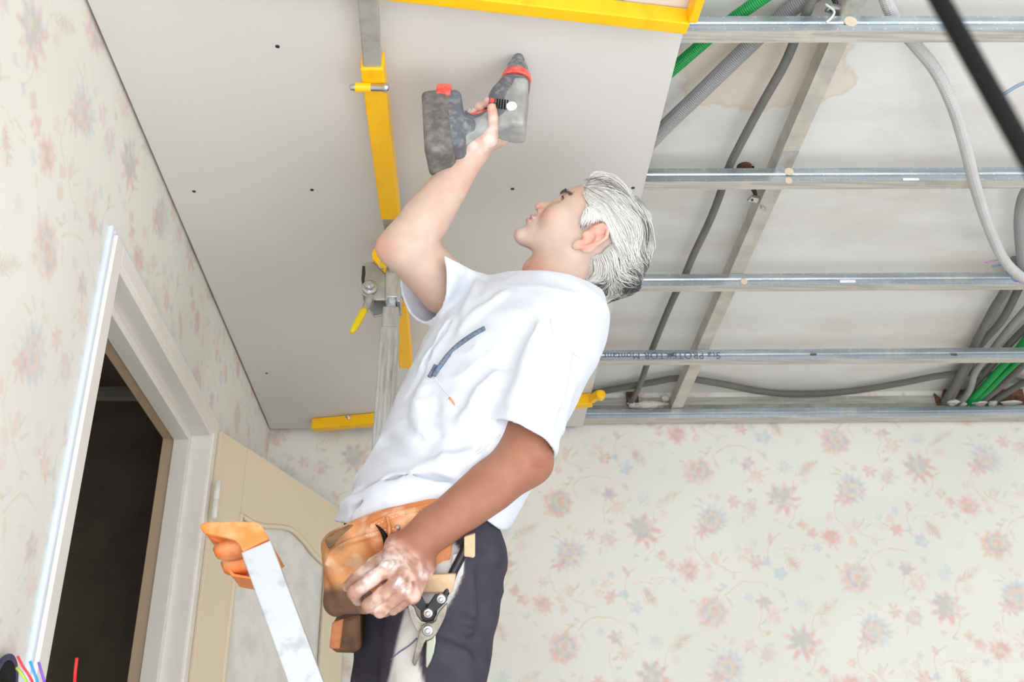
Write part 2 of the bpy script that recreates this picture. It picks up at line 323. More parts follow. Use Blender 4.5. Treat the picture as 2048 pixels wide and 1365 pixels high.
M_SCREW = simple('dark_screw_steel', (58, 58, 60), 0.4, 0.5)
M_PLASTER = simple('broken_plaster', (228, 222, 214), 0.95, 0, 0.2, 40, 0.6, 60)
M_HOLE = simple('raw_brick_hole', (120, 82, 60), 0.95, 0, 0.5, 40, 0.6, 50, rgb2=(60, 40, 30))
M_STICK = simple('white_paper_sticker', (240, 240, 238), 0.6)
M_INK = simple('grey_blue_print_ink', (92, 110, 130), 0.7)
def wiremat(n, rgb): return simple(n, rgb, 0.4, 0, 0.1)
# ------------------------------------------------------------------ the room
def uvplane(name, o, ax, ay, w, h, mat, cuts=(), u0=0.0, v0=0.0, thick=0.09, out=None):
    """flat wall with real rectangular openings: grid of quads minus the openings, uv in metres, given thickness"""
    o, ax, ay = (np.asarray(a, float) for a in (o, ax, ay))
    xs = sorted({0.0, w, *[c[i] for c in cuts for i in (0, 1)]}); ys = sorted({0.0, h, *[c[i] for c in cuts for i in (2, 3)]})
    xs = [x for x in xs if 0 <= x <= w]; ys = [y for y in ys if 0 <= y <= h]; s = Shp(); uvs = []
    for i in range(len(xs)-1):
        for j in range(len(ys)-1):
            mx, my = (xs[i]+xs[i+1])/2, (ys[j]+ys[j+1])/2
            if any(c[0] < mx < c[1] and c[2] < my < c[3] for c in cuts): continue
            q = [(xs[i], ys[j]), (xs[i+1], ys[j]), (xs[i+1], ys[j+1]), (xs[i], ys[j+1])]
            s.add([o+ax*a+ay*b for a, b in q]+[o+ax*a+ay*b-np.asarray(out)*thick for a, b in q], [(0, 1, 2, 3), (7, 6, 5, 4), (0, 4, 5, 1), (1, 5, 6, 2), (2, 6, 7, 3), (3, 7, 4, 0)]); uvs += q+q
    me = bpy.data.meshes.new(name); me.from_pydata(s.v, [], s.f); me.update()
    uvl = me.uv_layers.new(name='UVMap')
    for lp in me.loops: uvl.data[lp.index].uv = (uvs[lp.vertex_index][0]+u0, uvs[lp.vertex_index][1]+v0)
    bm = bmesh.new(); bm.from_mesh(me); bmesh.ops.recalc_face_normals(bm, faces=bm.faces); bm.to_mesh(me); bm.free()
    return tag(link(name, me, mat), kind='structure')
Y_REAR = -2.4
def steps(lo, hi, f0, f1, fine, coarse, extra=()):
    a = list(np.arange(lo, f0, coarse))+list(np.arange(f0, f1, fine))+list(np.arange(f1, hi, coarse))+[hi]
    a = sorted(a+[e for e in extra if lo < e < hi]); out = [a[0]]
    for x in a[1:]:
        if x-out[-1] > 2e-4: out.append(x)
    return np.array(out)
def papered(name, o, ax, ay, out, xs, ys, prt, hole=None, thick=0.10):
    """papered wall: fine front sheet carrying the print, plain back and rim"""
    o, ax, ay, out = (np.asarray(a, float) for a in (o, ax, ay, out)); X, Y = np.meshgrid(xs, ys, indexing='ij'); uv = np.stack([X.ravel(), Y.ravel()], 1)
    V = o+uv[:, :1]*ax+uv[:, 1:]*ay; nx, ny = len(xs), len(ys); I = np.arange(nx*ny).reshape(nx, ny)
    Fq = np.stack([I[:-1, :-1].ravel(), I[1:, :-1].ravel(), I[1:, 1:].ravel(), I[:-1, 1:].ravel()], 1)
    if np.dot(np.cross(ax, ay), out) < 0: Fq = Fq[:, ::-1]
    mx = ((X[:-1, :-1]+X[1:, 1:])/2).ravel(); my = ((Y[:-1, :-1]+Y[1:, 1:])/2).ravel()
    if hole: Fq = Fq[~((mx > hole[0]) & (mx < hole[1]) & (my > hole[2]) & (my < hole[3]))]
    rects = [(xs[0], xs[-1], ys[0], ys[-1])] if not hole else [(xs[0], hole[0], ys[0], ys[-1]), (hole[1], xs[-1], ys[0], ys[-1]), (hole[0], hole[1], hole[3], ys[-1])]
    if hole and hole[2] > ys[0]: rects.append((hole[0], hole[1], ys[0], hole[2]))
    ev, ef = [], []
    for (a, b, c, d) in rects:
        n = len(V)+len(ev); q = [(a, c), (b, c), (b, d), (a, d)]; ev += [(u, v, k) for k in (0.0005, thick) for u, v in q]
        ef += [(n+7, n+6, n+5, n+4), (n, n+4, n+5, n+1), (n+1, n+5, n+6, n+2), (n+2, n+6, n+7, n+3), (n+3, n+7, n+4, n)]
    ev = np.array(ev); V = np.concatenate([V, o+ev[:, :1]*ax+ev[:, 1:2]*ay-ev[:, 2:]*out]); uvall = np.concatenate([uv, ev[:, :2]]); Fq = np.concatenate([Fq, np.array(ef)])
    ob = npmesh(name, V, Fq, M_PAPER, None, False); me = ob.data
    col = np.ones((len(V), 4), np.float32); col[:, :3] = paper_colour(uvall.astype(np.float32), *prt)
    me.color_attributes.new('print', 'FLOAT_COLOR', 'POINT').data.foreach_set('color', col.ravel())
    li = np.empty(len(me.loops), np.int32); me.loops.foreach_get('vertex_index', li); me.uv_layers.new(name='UVMap').data.foreach_set('uv', uvall[li].astype(np.float32).ravel())
    return tag(ob, kind='structure')
DY0, DY1, DZ1 = 1.653, 2.572, 2.128                    # outer edges of the door frame on the left wall
CAS = 0.05
OP0, OP1, OPZ = DY0+CAS, DY1-CAS, DZ1-CAS
wl = papered('wall_left', (WALL_X, 0, 0), (0, 1, 0), (0, 0, 1), (1, 0, 0), steps(Y_REAR, CORNER[1], 0.95, 3.25, 0.004, 0.03, (OP0, OP1)), steps(0, Z_SLAB, 1.25, 2.40, 0.004, 0.03, (OPZ,)), PRINT_L, (OP0, OP1, -1, OPZ))
tag(wl, 'left wall with faded floral wallpaper and a doorway')
WB = 4.4
wb_ = papered('wall_back', CORNER, BX, (0, 0, 1), BN, steps(0, WB, 0.0, 2.62, 0.0036, 0.03), steps(0, Z_SLAB, 1.50, 2.43, 0.0036, 0.03), PRINT_B)
tag(wb_, 'back wall covered in faded pink and blue floral wallpaper')
s = Shp(); s.abox(WALL_X-0.1, 3.8, Y_REAR, 3.5, Z_SLAB, Z_SLAB+0.15); o = obj('ceiling', s, M_SLAB); tag(o, 'old painted concrete ceiling slab with a brown stain', kind='structure')
s = Shp(); s.abox(WALL_X-2.4, 3.8, Y_REAR, 3.5, -0.12, 0); o = obj('floor', s, M_FLOOR); tag(o, 'bare screed floor', kind='structure')
wr = papered('wall_right', (3.75, 0, 0), (0, 1, 0), (0, 0, 1), (-1, 0, 0), steps(Y_REAR, 3.17, 3.16, 3.17, 0.01, 0.03, (-1.8, 0.8)), steps(0, Z_SLAB, 2.5, 2.51, 0.01, 0.03, (0.6, 2.2)), PRINT_B, (-1.8, 0.8, 0.6, 2.2))
tag(wr, 'right wall with wallpaper and a wide window opening')

# corridor behind the doorway, unlit
cx0, cx1 = WALL_X-0.10, WALL_X-1.75
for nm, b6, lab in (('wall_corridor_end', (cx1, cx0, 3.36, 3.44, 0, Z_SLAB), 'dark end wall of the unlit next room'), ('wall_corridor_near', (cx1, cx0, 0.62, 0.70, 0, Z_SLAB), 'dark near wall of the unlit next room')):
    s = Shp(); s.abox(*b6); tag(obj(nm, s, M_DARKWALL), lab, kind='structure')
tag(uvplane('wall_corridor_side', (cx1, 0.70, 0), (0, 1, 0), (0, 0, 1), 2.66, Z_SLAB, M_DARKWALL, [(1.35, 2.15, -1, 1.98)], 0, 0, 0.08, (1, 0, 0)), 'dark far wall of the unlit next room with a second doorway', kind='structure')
s = Shp(); s.abox(cx1-0.9, cx1-0.8, 1.6, 3.36, 0, Z_SLAB); tag(obj('wall_corridor_beyond', s, M_DARKWALL), 'unlit wall beyond the second doorway', kind='structure')
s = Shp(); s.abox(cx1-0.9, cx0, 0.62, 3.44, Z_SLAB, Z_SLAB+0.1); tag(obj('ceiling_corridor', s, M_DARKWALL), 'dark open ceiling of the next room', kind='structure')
d2 = empty('door_2', (cx1, 2.45, 0), 'dark trim around the second doorway in the unlit room'); d2['kind'] = 'structure'
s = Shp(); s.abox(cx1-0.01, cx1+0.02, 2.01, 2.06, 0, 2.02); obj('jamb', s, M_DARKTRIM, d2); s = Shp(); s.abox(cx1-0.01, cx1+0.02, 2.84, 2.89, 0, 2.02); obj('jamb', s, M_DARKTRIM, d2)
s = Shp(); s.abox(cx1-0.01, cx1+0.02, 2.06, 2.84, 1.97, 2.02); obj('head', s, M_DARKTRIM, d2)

for yy, zz, lab in ((2.55, 2.40, 'dim steel rail crossing the open ceiling of the unlit room'), (3.02, 2.40, 'second dim steel rail further into the unlit room')):
    s = Shp(); s.prism([(0, 0), (0.03, 0), (0.03, 0.035), (0.028, 0.035), (0.028, 0.002), (0.002, 0.002), (0.002, 0.035), (0, 0.035)], (cx1, yy, zz), (0, 1, 0), (0, 0, 1), (1, 0, 0), 0.0, cx0-cx1); tag(obj('ceiling_rail', s, M_ZINC2), lab, 'ceiling rail')
for k, lab in enumerate(('leftmost dim conduit under the ceiling of the unlit room', 'middle dim conduit under the ceiling of the unlit room', 'rightmost dim conduit under the ceiling of the unlit room')):
    x = WALL_X-0.55-0.09*k; s = Shp(); s.tube(spline([(x, 1.8, 2.50), (x+0.03, 2.3, 2.47), (x-0.04*k, 2.8, 2.48), (x-0.05, 3.33, 2.46)], 40), 0.011, 8); tag(obj('dim_conduit', s, M_GREYD, smooth=True), lab, 'conduit')
# door frame: caulk edge, face, rebate, stop, lining
df = empty('door_1', (WALL_X, (DY0+DY1)/2, 0), 'cream door frame with pale blue edge around the dark doorway'); df['kind'] = 'structure'
XO = WALL_X
def frame_piece(nm, i0, i1, x0, x1, mat, bev=0.0015):
    """three-sided frame between insets i0 and i1 from the outer edge; x0..x1 is its depth"""
    for nm2, b6 in ((nm+'_near', (x0, x1, DY0+i0, DY0+i1, 0, DZ1-i0)), (nm+'_far', (x0, x1, DY1-i1, DY1-i0, 0, DZ1-i0)), (nm+'_head', (x0, x1, DY0+i1, DY1-i1, DZ1-i1, DZ1-i0))):
        s = Shp(); s.abox(*b6); obj(nm2, s, mat, df, bevel=bev)
frame_piece('caulk_edge', -0.004, 0.010, XO-0.001, XO+0.010, M_TRIM, 0.004)
frame_piece('face', 0.010, CAS, XO-0.002, XO+0.016, M_FRAME)
frame_piece('rebate', CAS-0.004, CAS+0.010, XO-0.055, XO+0.012, M_FRAME)
frame_piece('stop', CAS+0.010, CAS+0.030, XO-0.075, XO-0.036, M_FRAME)
frame_piece('lining', CAS+0.004, CAS+0.024, XO-0.104, XO-0.074, M_FRAME_IN)

# door leaf, swung back towards the corner
H0 = np.array([-0.632, 2.556, 0.0]); LD = unit((0.352, 0.936, 0)); LN = np.array([LD[1], -LD[0], 0])       # hinge line, along the leaf, out of its visible face
LW, LZ = 0.745, 2.098
leaf = empty('open_door', H0, 'beige open door leaf with an arched pale panel, behind the ladder', 'door')
s = Shp(); s.box(H0+LD*LW/2+np.array([0, 0, LZ/2+0.005])-LN*0.028, LD, LN, (0, 0, 1), LW/2, 0.014, LZ/2-0.005); obj('slab', s, M_DOOR, leaf, bevel=0.001)
def onleaf(px, py): p = atplane(px, py, H0+LN*0.0, LN); return float(np.dot(p-H0, LD)), float(p[2])
arch = [onleaf(*q) for q in ((481, 1030), (505, 1046), (530, 1053), (556, 1054), (582, 1060), (606, 1082), (628, 1110), (652, 1132))]
a0u, a1u = arch[0][0], arch[-1][0]
ac = spline(np.array(arch), 28)
arch = [(float(q[0]), float(q[1])) for q in ac]
hole = arch+[(a1u, 1.12), (a0u, 1.12)]
# face plate around the hole: left stile, right stile, top rail following the arch, lower rail
def leafprism(poly, t0, t1): s = Shp(); s.prism(poly, H0, LD, (0, 0, 1), LN, t0, t1); return s
obj('stile', leafprism([(0, 0.01), (a0u, 0.01), (a0u, LZ), (0, LZ)], -0.010, 0.0), M_DOOR, leaf, bevel=0.002)
obj('stile', leafprism([(a1u, 0.01), (LW, 0.01), (LW, LZ), (a1u, LZ)], -0.010, 0.0), M_DOOR, leaf, bevel=0.002)
obj('top_rail', leafprism(arch+[(a1u, LZ), (a0u, LZ)], -0.010, 0.0), M_DOOR, leaf)
obj('middle_rail', leafprism([(a0u, 0.98), (a1u, 0.98), (a1u, 1.12), (a0u, 1.12)], -0.010, 0.0), M_DOOR, leaf)
obj('panel', leafprism([(a0u-0.004, 0.01)]+[(a1u+0.004, 0.01)]+[(q[0], q[1]+0.004) for q in arch[::-1]], -0.012, -0.007), M_PANEL, leaf)
mp = [H0+LD*q[0]+np.array([0, 0, q[1]])+LN*0.001 for q in [(a0u, 1.12)]+arch+[(a1u, 1.12)]]
s = Shp(); s.tube(mp, 0.007, 8); obj('moulding', s, M_DOOR, leaf, smooth=True)
hz = atd(397, 1010, 2.75)[2]
for z in (1.91, 0.35):
    s = Shp(); s.lathe(H0+np.array([0.004, -0.012, z-0.05])+LN*0.006, (0, 0, 1), [(0, 0.003), (0.003, 0.0075), (0.048, 0.0075), (0.049, 0.006), (0.051, 0.006), (0.052, 0.0075), (0.097, 0.0075), (0.1, 0.003)], 14); obj('hinge', s, M_FRAME, leaf, smooth=True)

# ------------------------------------------------------------------ suspended ceiling: rails, primary channel, wall track
def along(p, x):                                       # point on the line through p parallel to the back wall with the given x
    return p+BX*((x-p[0])/BX[0])
def railmesh(p, x0, x1, zb, fh, uw):
    """C section: ridged front web, bottom flange with lips, top flange; returns separate shapes and uvs"""
    a, b = along(p, x0), along(p, x1); L = np.linalg.norm(b-a)
    prof = [(0.0, 0.0), (-0.0012, 0.012*fh/0.035), (0.0016, 0.0150*fh/0.035), (0.0016, 0.0175*fh/0.035), (-0.0008, 0.0205*fh/0.035), (0.0, fh), (0.004, fh), (uw*0.9, fh), (uw*0.9, fh-0.001), (0.0035, fh-0.0015), (0.0025, 0.002), (uw-0.002, 0.0012)]
    return a, b, L, prof
def rail(py_front, label, x0, x1, fh=0.035, uw=0.031, stickers=(), holes=(), group=None):
    p = atz(1700, py_front, Z_RAIL); a, b, L, prof = railmesh(p, x0, x1, Z_RAIL, fh, uw)
    root = empty('ceiling_rail', tuple(a), label, 'ceiling rail')
    if group: root['group'] = group
    n = len(prof); V = []; UVs = []
    for q in (a, b):
        for (dy, dz) in prof: V.append(q-BN*dy+np.array([0, 0, dz])); UVs.append((0.0 if q is a else L, min(1.0, dz/fh)))
    Fc = [(i, (i+1), n+i+1, n+i) for i in range(n-1)]
    me = bpy.data.meshes.new('web'); me.from_pydata([tuple(v-a) for v in V], [], Fc); me.update(); uvl = me.uv_layers.new(name='UVMap')
    for lp in me.loops: uvl.data[lp.index].uv = UVs[lp.vertex_index]
    link('web', me, M_ZINC, root)
    s = Shp(); s.prism([(0, 0), (uw, 0), (uw, 0.005), (uw-0.0012, 0.005), (uw-0.0012, 0.001), (0, 0.001)], a, -BN, (0, 0, 1), BX, 0, L); obj('flange', s, M_FLANGE, root)
    for (px, py, w, h) in stickers:
        c = atplane(px, py, a, BN)+BN*0.0022; s = Shp(); s.box(c, BX, BN, (0, 0, 1), w/2, 0.0004, h/2); obj('sticker', s, M_STICK, root)
    for (px, py, r, mt) in holes:
        c = atplane(px, py, a, BN)+BN*0.0012; s = Shp(); s.lathe(c, BN, [(-0.001, r), (0.0006, r)], 18); obj('stamp_mark', s, mt, root)
    return root, a
M_BEIGE = simple('beige_putty', (214, 196, 174), 0.8)
rail(61, 'galvanised ceiling rail nearest the camera, passing behind the yellow arm end', -0.60, 3.3, holes=[(1701, 44, 0.012, M_BEIGE)])
rail(362, 'galvanised ceiling rail second from the camera, beside the white-haired head', -0.60, 3.3, stickers=[(1821, 360, 0.036, 0.006)], holes=[(1578, 344, 0.010, M_BEIGE), (1577, 362, 0.008, M_BEIGE)])
rail(570, 'galvanised ceiling rail third from the camera, where the loose wires end', -0.60, 3.3, stickers=[(1695, 564, 0.04, 0.008)], holes=[(1488, 564, 0.009, M_BEIGE)])
r4, a4 = rail(719, 'galvanised ceiling rail fourth from the camera, printed with upside-down lettering', -0.60, 3.3)
for px in (1342, 1627, 1908):
    c = atplane(px, 710, a4, BN)+BN*0.0012; s = Shp(); s.box(c, BX, BN, (0, 0, 1), 0.009, 0.0006, 0.0035); obj('slot', s, M_DARKTRIM, r4)
rail(834, 'galvanised ceiling rail along the top of the back wall', -0.60, 3.3, 0.033, 0.045)
# printed lettering, upside down on the fourth rail
def lettering(text, px, py, height, parent, plane_pt, right, up, normal, mat):
    cu = bpy.data.curves.new('lettering', 'FONT'); cu.body = text; cu.size = height; cu.align_x = 'LEFT'; cu.align_y = 'CENTER'; cu.extrude = 0.0002; cu.space_character = 1.08
    t = bpy.data.objects.new('lettering_source', cu); COL.objects.link(t); bpy.context.view_layer.update()
    me = bpy.data.meshes.new_from_object(t.evaluated_get(bpy.context.evaluated_depsgraph_get())); bpy.data.objects.remove(t)
    c = atplane(px, py, plane_pt, normal)+np.asarray(normal)*0.0018-base_of(parent)
    for v in me.vertices:
        x, y, z = v.co; v.co = tuple(c+np.asarray(right)*x+np.asarray(up)*y+np.asarray(normal)*z)
    me.materials.clear(); me.materials.append(mat); return link('lettering', me, mat, parent)
lettering('Sta PROTEKTOR Montant', 1441, 711, 0.030, r4, a4, -BX*0.98, np.array([0, 0, -1.0]), BN, M_INK)
# wall track behind the last rail
wt = empty('wall_track', onback(1200, 800), 'ribbed zinc track fixed along the top of the wallpapered back wall', 'metal track')
p0 = CORNER+BX*0.02
for i, (z0, z1, t) in enumerate(((2.446, 2.462, 0.006), (2.464, 2.484, 0.010), (2.486, 2.512, 0.006))):
    s = Shp(); s.box(CORNER+BX*2.15+BN*t/2+np.array([0, 0, (z0+z1)/2]), BX, BN, (0, 0, 1), 2.1, t/2, (z1-z0)/2); obj('track_band', s, M_ZINC2 if i != 1 else M_STEELP, wt, bevel=0.001)
# primary channel running to the back wall
ch = empty('primary_channel', (0.67, 1.0, 2.45), 'dusty steel channel running from above the camera to the back wall', 'metal channel')
CHX = 0.672
s = Shp(); s.prism([(-0.0, 0.0), (0.036, 0.0), (0.036, 0.042), (0.033, 0.042), (0.033, 0.003), (0.003, 0.003), (0.003, 0.042), (0.0, 0.042)], (CHX, 0.4, 2.449), (1, 0, 0), (0, 0, 1), (0, 1, 0), 0, 2.84); obj('channel', s, simple('dusty_channel_steel', (206, 200, 190), 0.55, 0.35, 0.1, 14, rgb2=(184, 180, 172)), ch)
s = Shp(); s.abox(CHX+0.001, CHX+0.036, 1.36, 1.46, 2.4478, 2.4489); obj('overlap_plate', s, M_STEELP, ch); s = Shp(); s.abox(CHX+0.001, CHX+0.036, 1.82, 1.88, 2.4478, 2.4489); obj('overlap_plate', s, M_STEELP, ch)
# hangers
def hanger(px, py, label):
    p = atz(px, py, 2.462); p = np.array([CHX-0.014, p[1], 2.462]); h = empty('channel_hanger', p, label, 'hanger')
    s = Shp(); s.lathe(np.array([p[0]-0.02, p[1]-0.01, Z_SLAB-0.004]), (0, 0, 1), [(0, 0.016), (0.003, 0.018), (0.004, 0.018)], 14); obj('rust_ring', s, M_HOLE, h)
    s = Shp(); s.tube([p+(-0.018, -0.008, 0.069), p+(-0.012, 0.0, 0.03), p+(0.004, 0.012, 0.004)], 0.003, 8); s.tube([p+(0.0, -0.012, 0.069), p+(0.002, 0.004, 0.03), p+(0.006, 0.012, 0.0)], 0.003, 8); obj('rod', s, M_SCREW, h, smooth=True)
    s = Shp(); s.box(p+(0.004, 0.018, -0.002), unit((1, 0.3, 0)), unit((-0.3, 1, 0)), (0, 0, 1), 0.016, 0.010, 0.004); obj('clip', s, M_CHROME, h, bevel=0.002)
    s = Shp(); s.box(p+(0.024, 0.03, -0.016), unit((0.7, 0.7, 0)), unit((-0.7, 0.7, 0)), (0, 0, 1), 0.009, 0.003, 0.008); obj('tab', s, M_STEELP, h, bevel=0.002)
    s = Shp(); s.lathe(p+(-0.004, 0.016, -0.0075), (0, 0, 1), [(0, 0.003), (0.004, 0.003)], 8); obj('bolt', s, M_SCREW, h)
hanger(1516, 388, 'small wire hanger holding the channel just beyond the second rail')
hanger(1640, 2, 'small wire hanger at the top edge of the photo above the first rail')
s = Shp(); s.tube(spline([atz(1651, 8, 2.46), atz(1668, 22, 2.44), atz(1664, 34, 2.425), atz(1653, 45, 2.41)], 20), 0.0022, 8); tag(obj('white_wire', s, wiremat('white_wire_insulation', (226, 230, 228)), smooth=True), 'short white wire end hanging over the nearest rail', 'wire')

# ------------------------------------------------------------------ plasterboard held up against the rails
BX1 = 0.379
bd = empty('plasterboard_sheet', (0, 2.0, Z_BOARD), 'large grey plasterboard sheet held against the ceiling rails', 'plasterboard')
far = lambda x: CORNER[1]-0.03+BX[1]/BX[0]*(x-WALL_X)
s = Shp(); s.prism([(WALL_X+0.006, 0.55), (BX1, 0.55), (BX1, far(BX1)), (WALL_X+0.006, far(WALL_X))], (0, 0, Z_BOARD), (1, 0, 0), (0, 1, 0), (0, 0, 1), 0, 0.0005); obj('face_paper', s, M_BOARD, bd)
s = Shp(); s.prism([(WALL_X+0.006, 0.55), (BX1, 0.55), (BX1, far(BX1)), (WALL_X+0.006, far(WALL_X))], (0, 0, Z_BOARD), (1, 0, 0), (0, 1, 0), (0, 0, 1), 0.0006, 0.0125); obj('core', s, M_CORE, bd)
for (px, py) in ((555, 93), (388, 383), (624, 380), (848, 378), (1025, 378), (1266, 376), (533, 747)):
    c = atz(px, py, Z_BOARD); s = Shp(); s.lathe(c-(0, 0, 0.0012), (0, 0, 1), [(0, 0.0022), (0.0006, 0.0042), (0.0013, 0.0042)], 10); obj('screw', s, M_SCREW, bd)

# ------------------------------------------------------------------ corrugated conduits
def conduit(name, pts, r, mat, label, pitch=0.0042, group=None, n=12):
    P = np.array(pts); L = plen(P); P = spline(P, max(12, int(L/pitch*2)))
    rr = r*np.where(np.arange(len(P)) % 2 == 0, 1.0, 0.90); s = Shp(); s.tube(P, rr, n)
    o = obj(name, s, mat, None, smooth=False); return tag(o, label, 'conduit', group)
Z = atz
conduit('corrugated_conduit', [Z(1590, -45, 2.49), Z(1520, 0, 2.485), Z(1440, 58, 2.48), Z(1350, 135, 2.475), Z(1240, 230, 2.47), Z(1150, 330, 2.47)], 0.0125, M_GREEN, 'green corrugated conduit disappearing behind the plasterboard near the yellow arm')
conduit('corrugated_conduit', [Z(1690, -45, 2.514), Z(1610, 0, 2.514), Z(1560, 36, 2.508), Z(1500, 90, 2.49), Z(1400, 187, 2.478), Z(1310, 275, 2.47), Z(1200, 400, 2.47)], 0.0165, M_GREYC, 'thick grey corrugated conduit disappearing behind the plasterboard')
conduit('corrugated_conduit', [Z(1640, -50, 2.474), Z(1620, 10, 2.474), Z(1597, 62, 2.476), Z(1568, 130, 2.482), Z(1520, 215, 2.485), Z(1480, 290, 2.485), Z(1456, 340, 2.48), Z(1438, 395, 2.485), Z(1418, 445, 2.485), Z(1387, 510, 2.485), Z(1368, 555, 2.48), Z(1343, 605, 2.49), Z(1308, 690, 2.484), Z(1292, 735, 2.482), Z(1279, 772, 2.482), Z(1262, 806, 2.484)], 0.0095, M_GREYD, 'slim dark grey conduit snaking beside the channel to the back wall', 0.0036)
conduit('corrugated_conduit', [Z(1755, -60, 2.50), Z(1772, 0, 2.49), Z(1795, 48, 2.475), Z(1832, 92, 2.46), Z(1872, 142, 2.44), Z(1906, 212, 2.41), Z(1930, 290, 2.395), Z(1950, 370, 2.385), Z(1976, 450, 2.375), Z(2008, 520, 2.37), Z(2052, 560, 2.37), Z(2110, 585, 2.37)], 0.0125, M_GREYL, 'light grey corrugated conduit looping down in front of the rails on the right', 0.0044)
conduit('corrugated_conduit', [Z(x, y, 2.508) for x, y in ((1120, 800), (1190, 786), (1300, 766), (1360, 757), (1430, 766), (1520, 783), (1600, 789), (1700, 783), (1800, 767), (1880, 752), (1960, 747), (2060, 768), (2160, 790))], 0.0115, M_GREYD, 'grey conduit running in a wave along the top of the back wall', 0.004)
def bundle(pts, r, mat, label, z=2.49):
    conduit('corrugated_conduit', [Z(x, y, z) if y < 790 else onback(x, y, 0.01) for x, y in pts], r, mat, label, 0.005, 'conduits entering the wall hole at right', 10)
bundle([(2030, 520), (2010, 580), (1985, 622), (1950, 690), (1926, 740), (1907, 775), (1888, 806)], 0.0125, M_GREYD, 'leftmost grey conduit of the bundle entering the wall hole at right')
bundle([(2060, 520), (2036, 580), (2004, 640), (1958, 694), (1936, 738), (1916, 772), (1899, 806)], 0.0115, M_GREYD, 'second grey conduit from the left in the bundle entering the wall hole', 2.50)
bundle([(2100, 560), (2058, 612), (2012, 666), (1984, 702), (1952, 742), (1944, 766), (1938, 783), (1920, 808)], 0.0115, M_GREYC, 'grey conduit with a kink just left of the green pair', 2.485)
bundle([(2100, 610), (2060, 648), (2022, 686), (1980, 735), (1945, 775), (1908, 808)], 0.0115, M_GREYD, 'grey conduit passing behind the kinked one in the bundle', 2.505)
bundle([(2100, 622), (2058, 670), (2034, 702), (2000, 738), (1962, 780), (1932, 808)], 0.0115, M_GREEN, 'left one of the two green conduits entering the wall hole', 2.475)
bundle([(2110, 640), (2066, 690), (2042, 716), (2008, 748), (1972, 784), (1941, 808)], 0.0115, M_GREEN, 'right one of the two green conduits entering the wall hole', 2.48)
bundle([(2110, 665), (2060, 716), (2034, 742), (2000, 774), (1958, 808)], 0.0115, M_GREYD, 'grey conduit just right of the green pair in the bundle', 2.49)
bundle([(2120, 725), (2062, 758), (2020, 782), (1982, 808)], 0.0115, M_GREYD, 'rightmost grey conduit of the bundle entering the wall hole', 2.49)
conduit('corrugated_conduit', [Z(2090, 330, 2.47), Z(2052, 385, 2.47), Z(2040, 430, 2.47), Z(2041, 480, 2.47), Z(2048, 540, 2.47), Z(2066, 600, 2.47)], 0.014, M_GREYC, 'grey conduit at the right edge of the photo behind the third rail')
for nm, rgb, pts in (('yellow', (236, 214, 60), [(2052, 562), (2032, 556), (2022, 536), (2012, 522), (1990, 513)]), ('purple', (190, 120, 190), [(2052, 566), (2036, 563), (2024, 545), (2012, 524), (1995, 521), (1971, 526)]), ('blue', (80, 140, 200), [(2052, 560), (2030, 563), (2019, 548), (2008, 532), (1984, 533)])):
    s = Shp(); s.tube(spline([Z(x, y, 2.368) for x, y in pts], 30), 0.0018, 6); tag(obj('loose_wire', s, wiremat(nm+'_wire', rgb), smooth=True), nm+' loose wire at the end of the light grey conduit', 'wire')
s = Shp(); s.tube(spline([atd(2001, 193, 1.75), atd(2024, 178, 1.75), atd(2048, 166, 1.75), atd(2120, 140, 1.75)], 16), 0.003, 8); tag(obj('thin_cable', s, wiremat('blue_grey_cable', (120, 140, 165)), smooth=True), 'thin blue grey cable at the right edge beside the black strap', 'cable')
k0, k1 = atd(1868, -20, 0.44), atd(2060, 322, 0.40); dk = unit(k1-k0)
s = Shp(); s.tube([k0-dk*0.35, k0, (k0+k1)/2, k1, k1+dk*0.5, k1+dk*1.0+np.array([0, 0, -0.3])], 0.0042, 12); tag(obj('black_cable', s, M_BLACK, smooth=True), 'thick black cable out of focus across the top right corner', 'cable')

# ------------------------------------------------------------------ broken plaster round the holes in the wall top
def chunk(px, py, sx, sy, sz, mat, off=0.02, seed=0):
    c = onback(px, py, off); g = np.random.default_rng(seed); bm = bmesh.new(); bmesh.ops.create_icosphere(bm, subdivisions=2, radius=1.0)
    s = Shp(); V = [np.array(v.co) for v in bm.verts]; Fc = [tuple(v.index for v in f.verts) for f in bm.faces]; bm.free()
    V = [c+BX*v[0]*sx*(1+0.3*g.normal())+BN*v[1]*sy+np.array([0, 0, v[2]*sz*(1+0.3*g.normal())]) for v in V]; s.add(V, Fc)
    return obj('plaster_chunk', s, mat, wb_)
for i, q in enumerate(((1296, 811, 0.055, 0.02, 0.013), (1262, 806, 0.012, 0.02, 0.012), (1330, 797, 0.013, 0.015, 0.012), (1905, 806, 0.020, 0.02, 0.008), (1925, 811, 0.012, 0.02, 0.006), (1962, 808, 0.022, 0.02, 0.005), (1985, 808, 0.014, 0.02, 0.007), (2022, 806, 0.03, 0.02, 0.006))):
    chunk(*q[:5], M_PLASTER, 0.03, i)
for (x0, x1, y0, y1) in ((1252, 1276, 785, 812), (1868, 2046, 782, 814)):
    a = onback(x0, (y0+y1)/2, 0.0); b2 = onback(x1, (y0+y1)/2, 0.0); s = Shp(); zt = onback(x0, y0)[2]; zb = onback(x0, y1)[2]
    g = np.random.default_rng(int(x0)); n = 16; L = np.linalg.norm(b2-a); poly = [(L*t, zt-zb+0.012*g.normal()) for t in np.linspace(0, 1, n)]+[(L*t, 0.0) for t in np.linspace(1, 0, n)]
    s.prism(poly, (a[0], a[1], zb), BX, (0, 0, 1), BN, 0.0, 0.013); obj('wall_hole', s, M_HOLE, wb_)
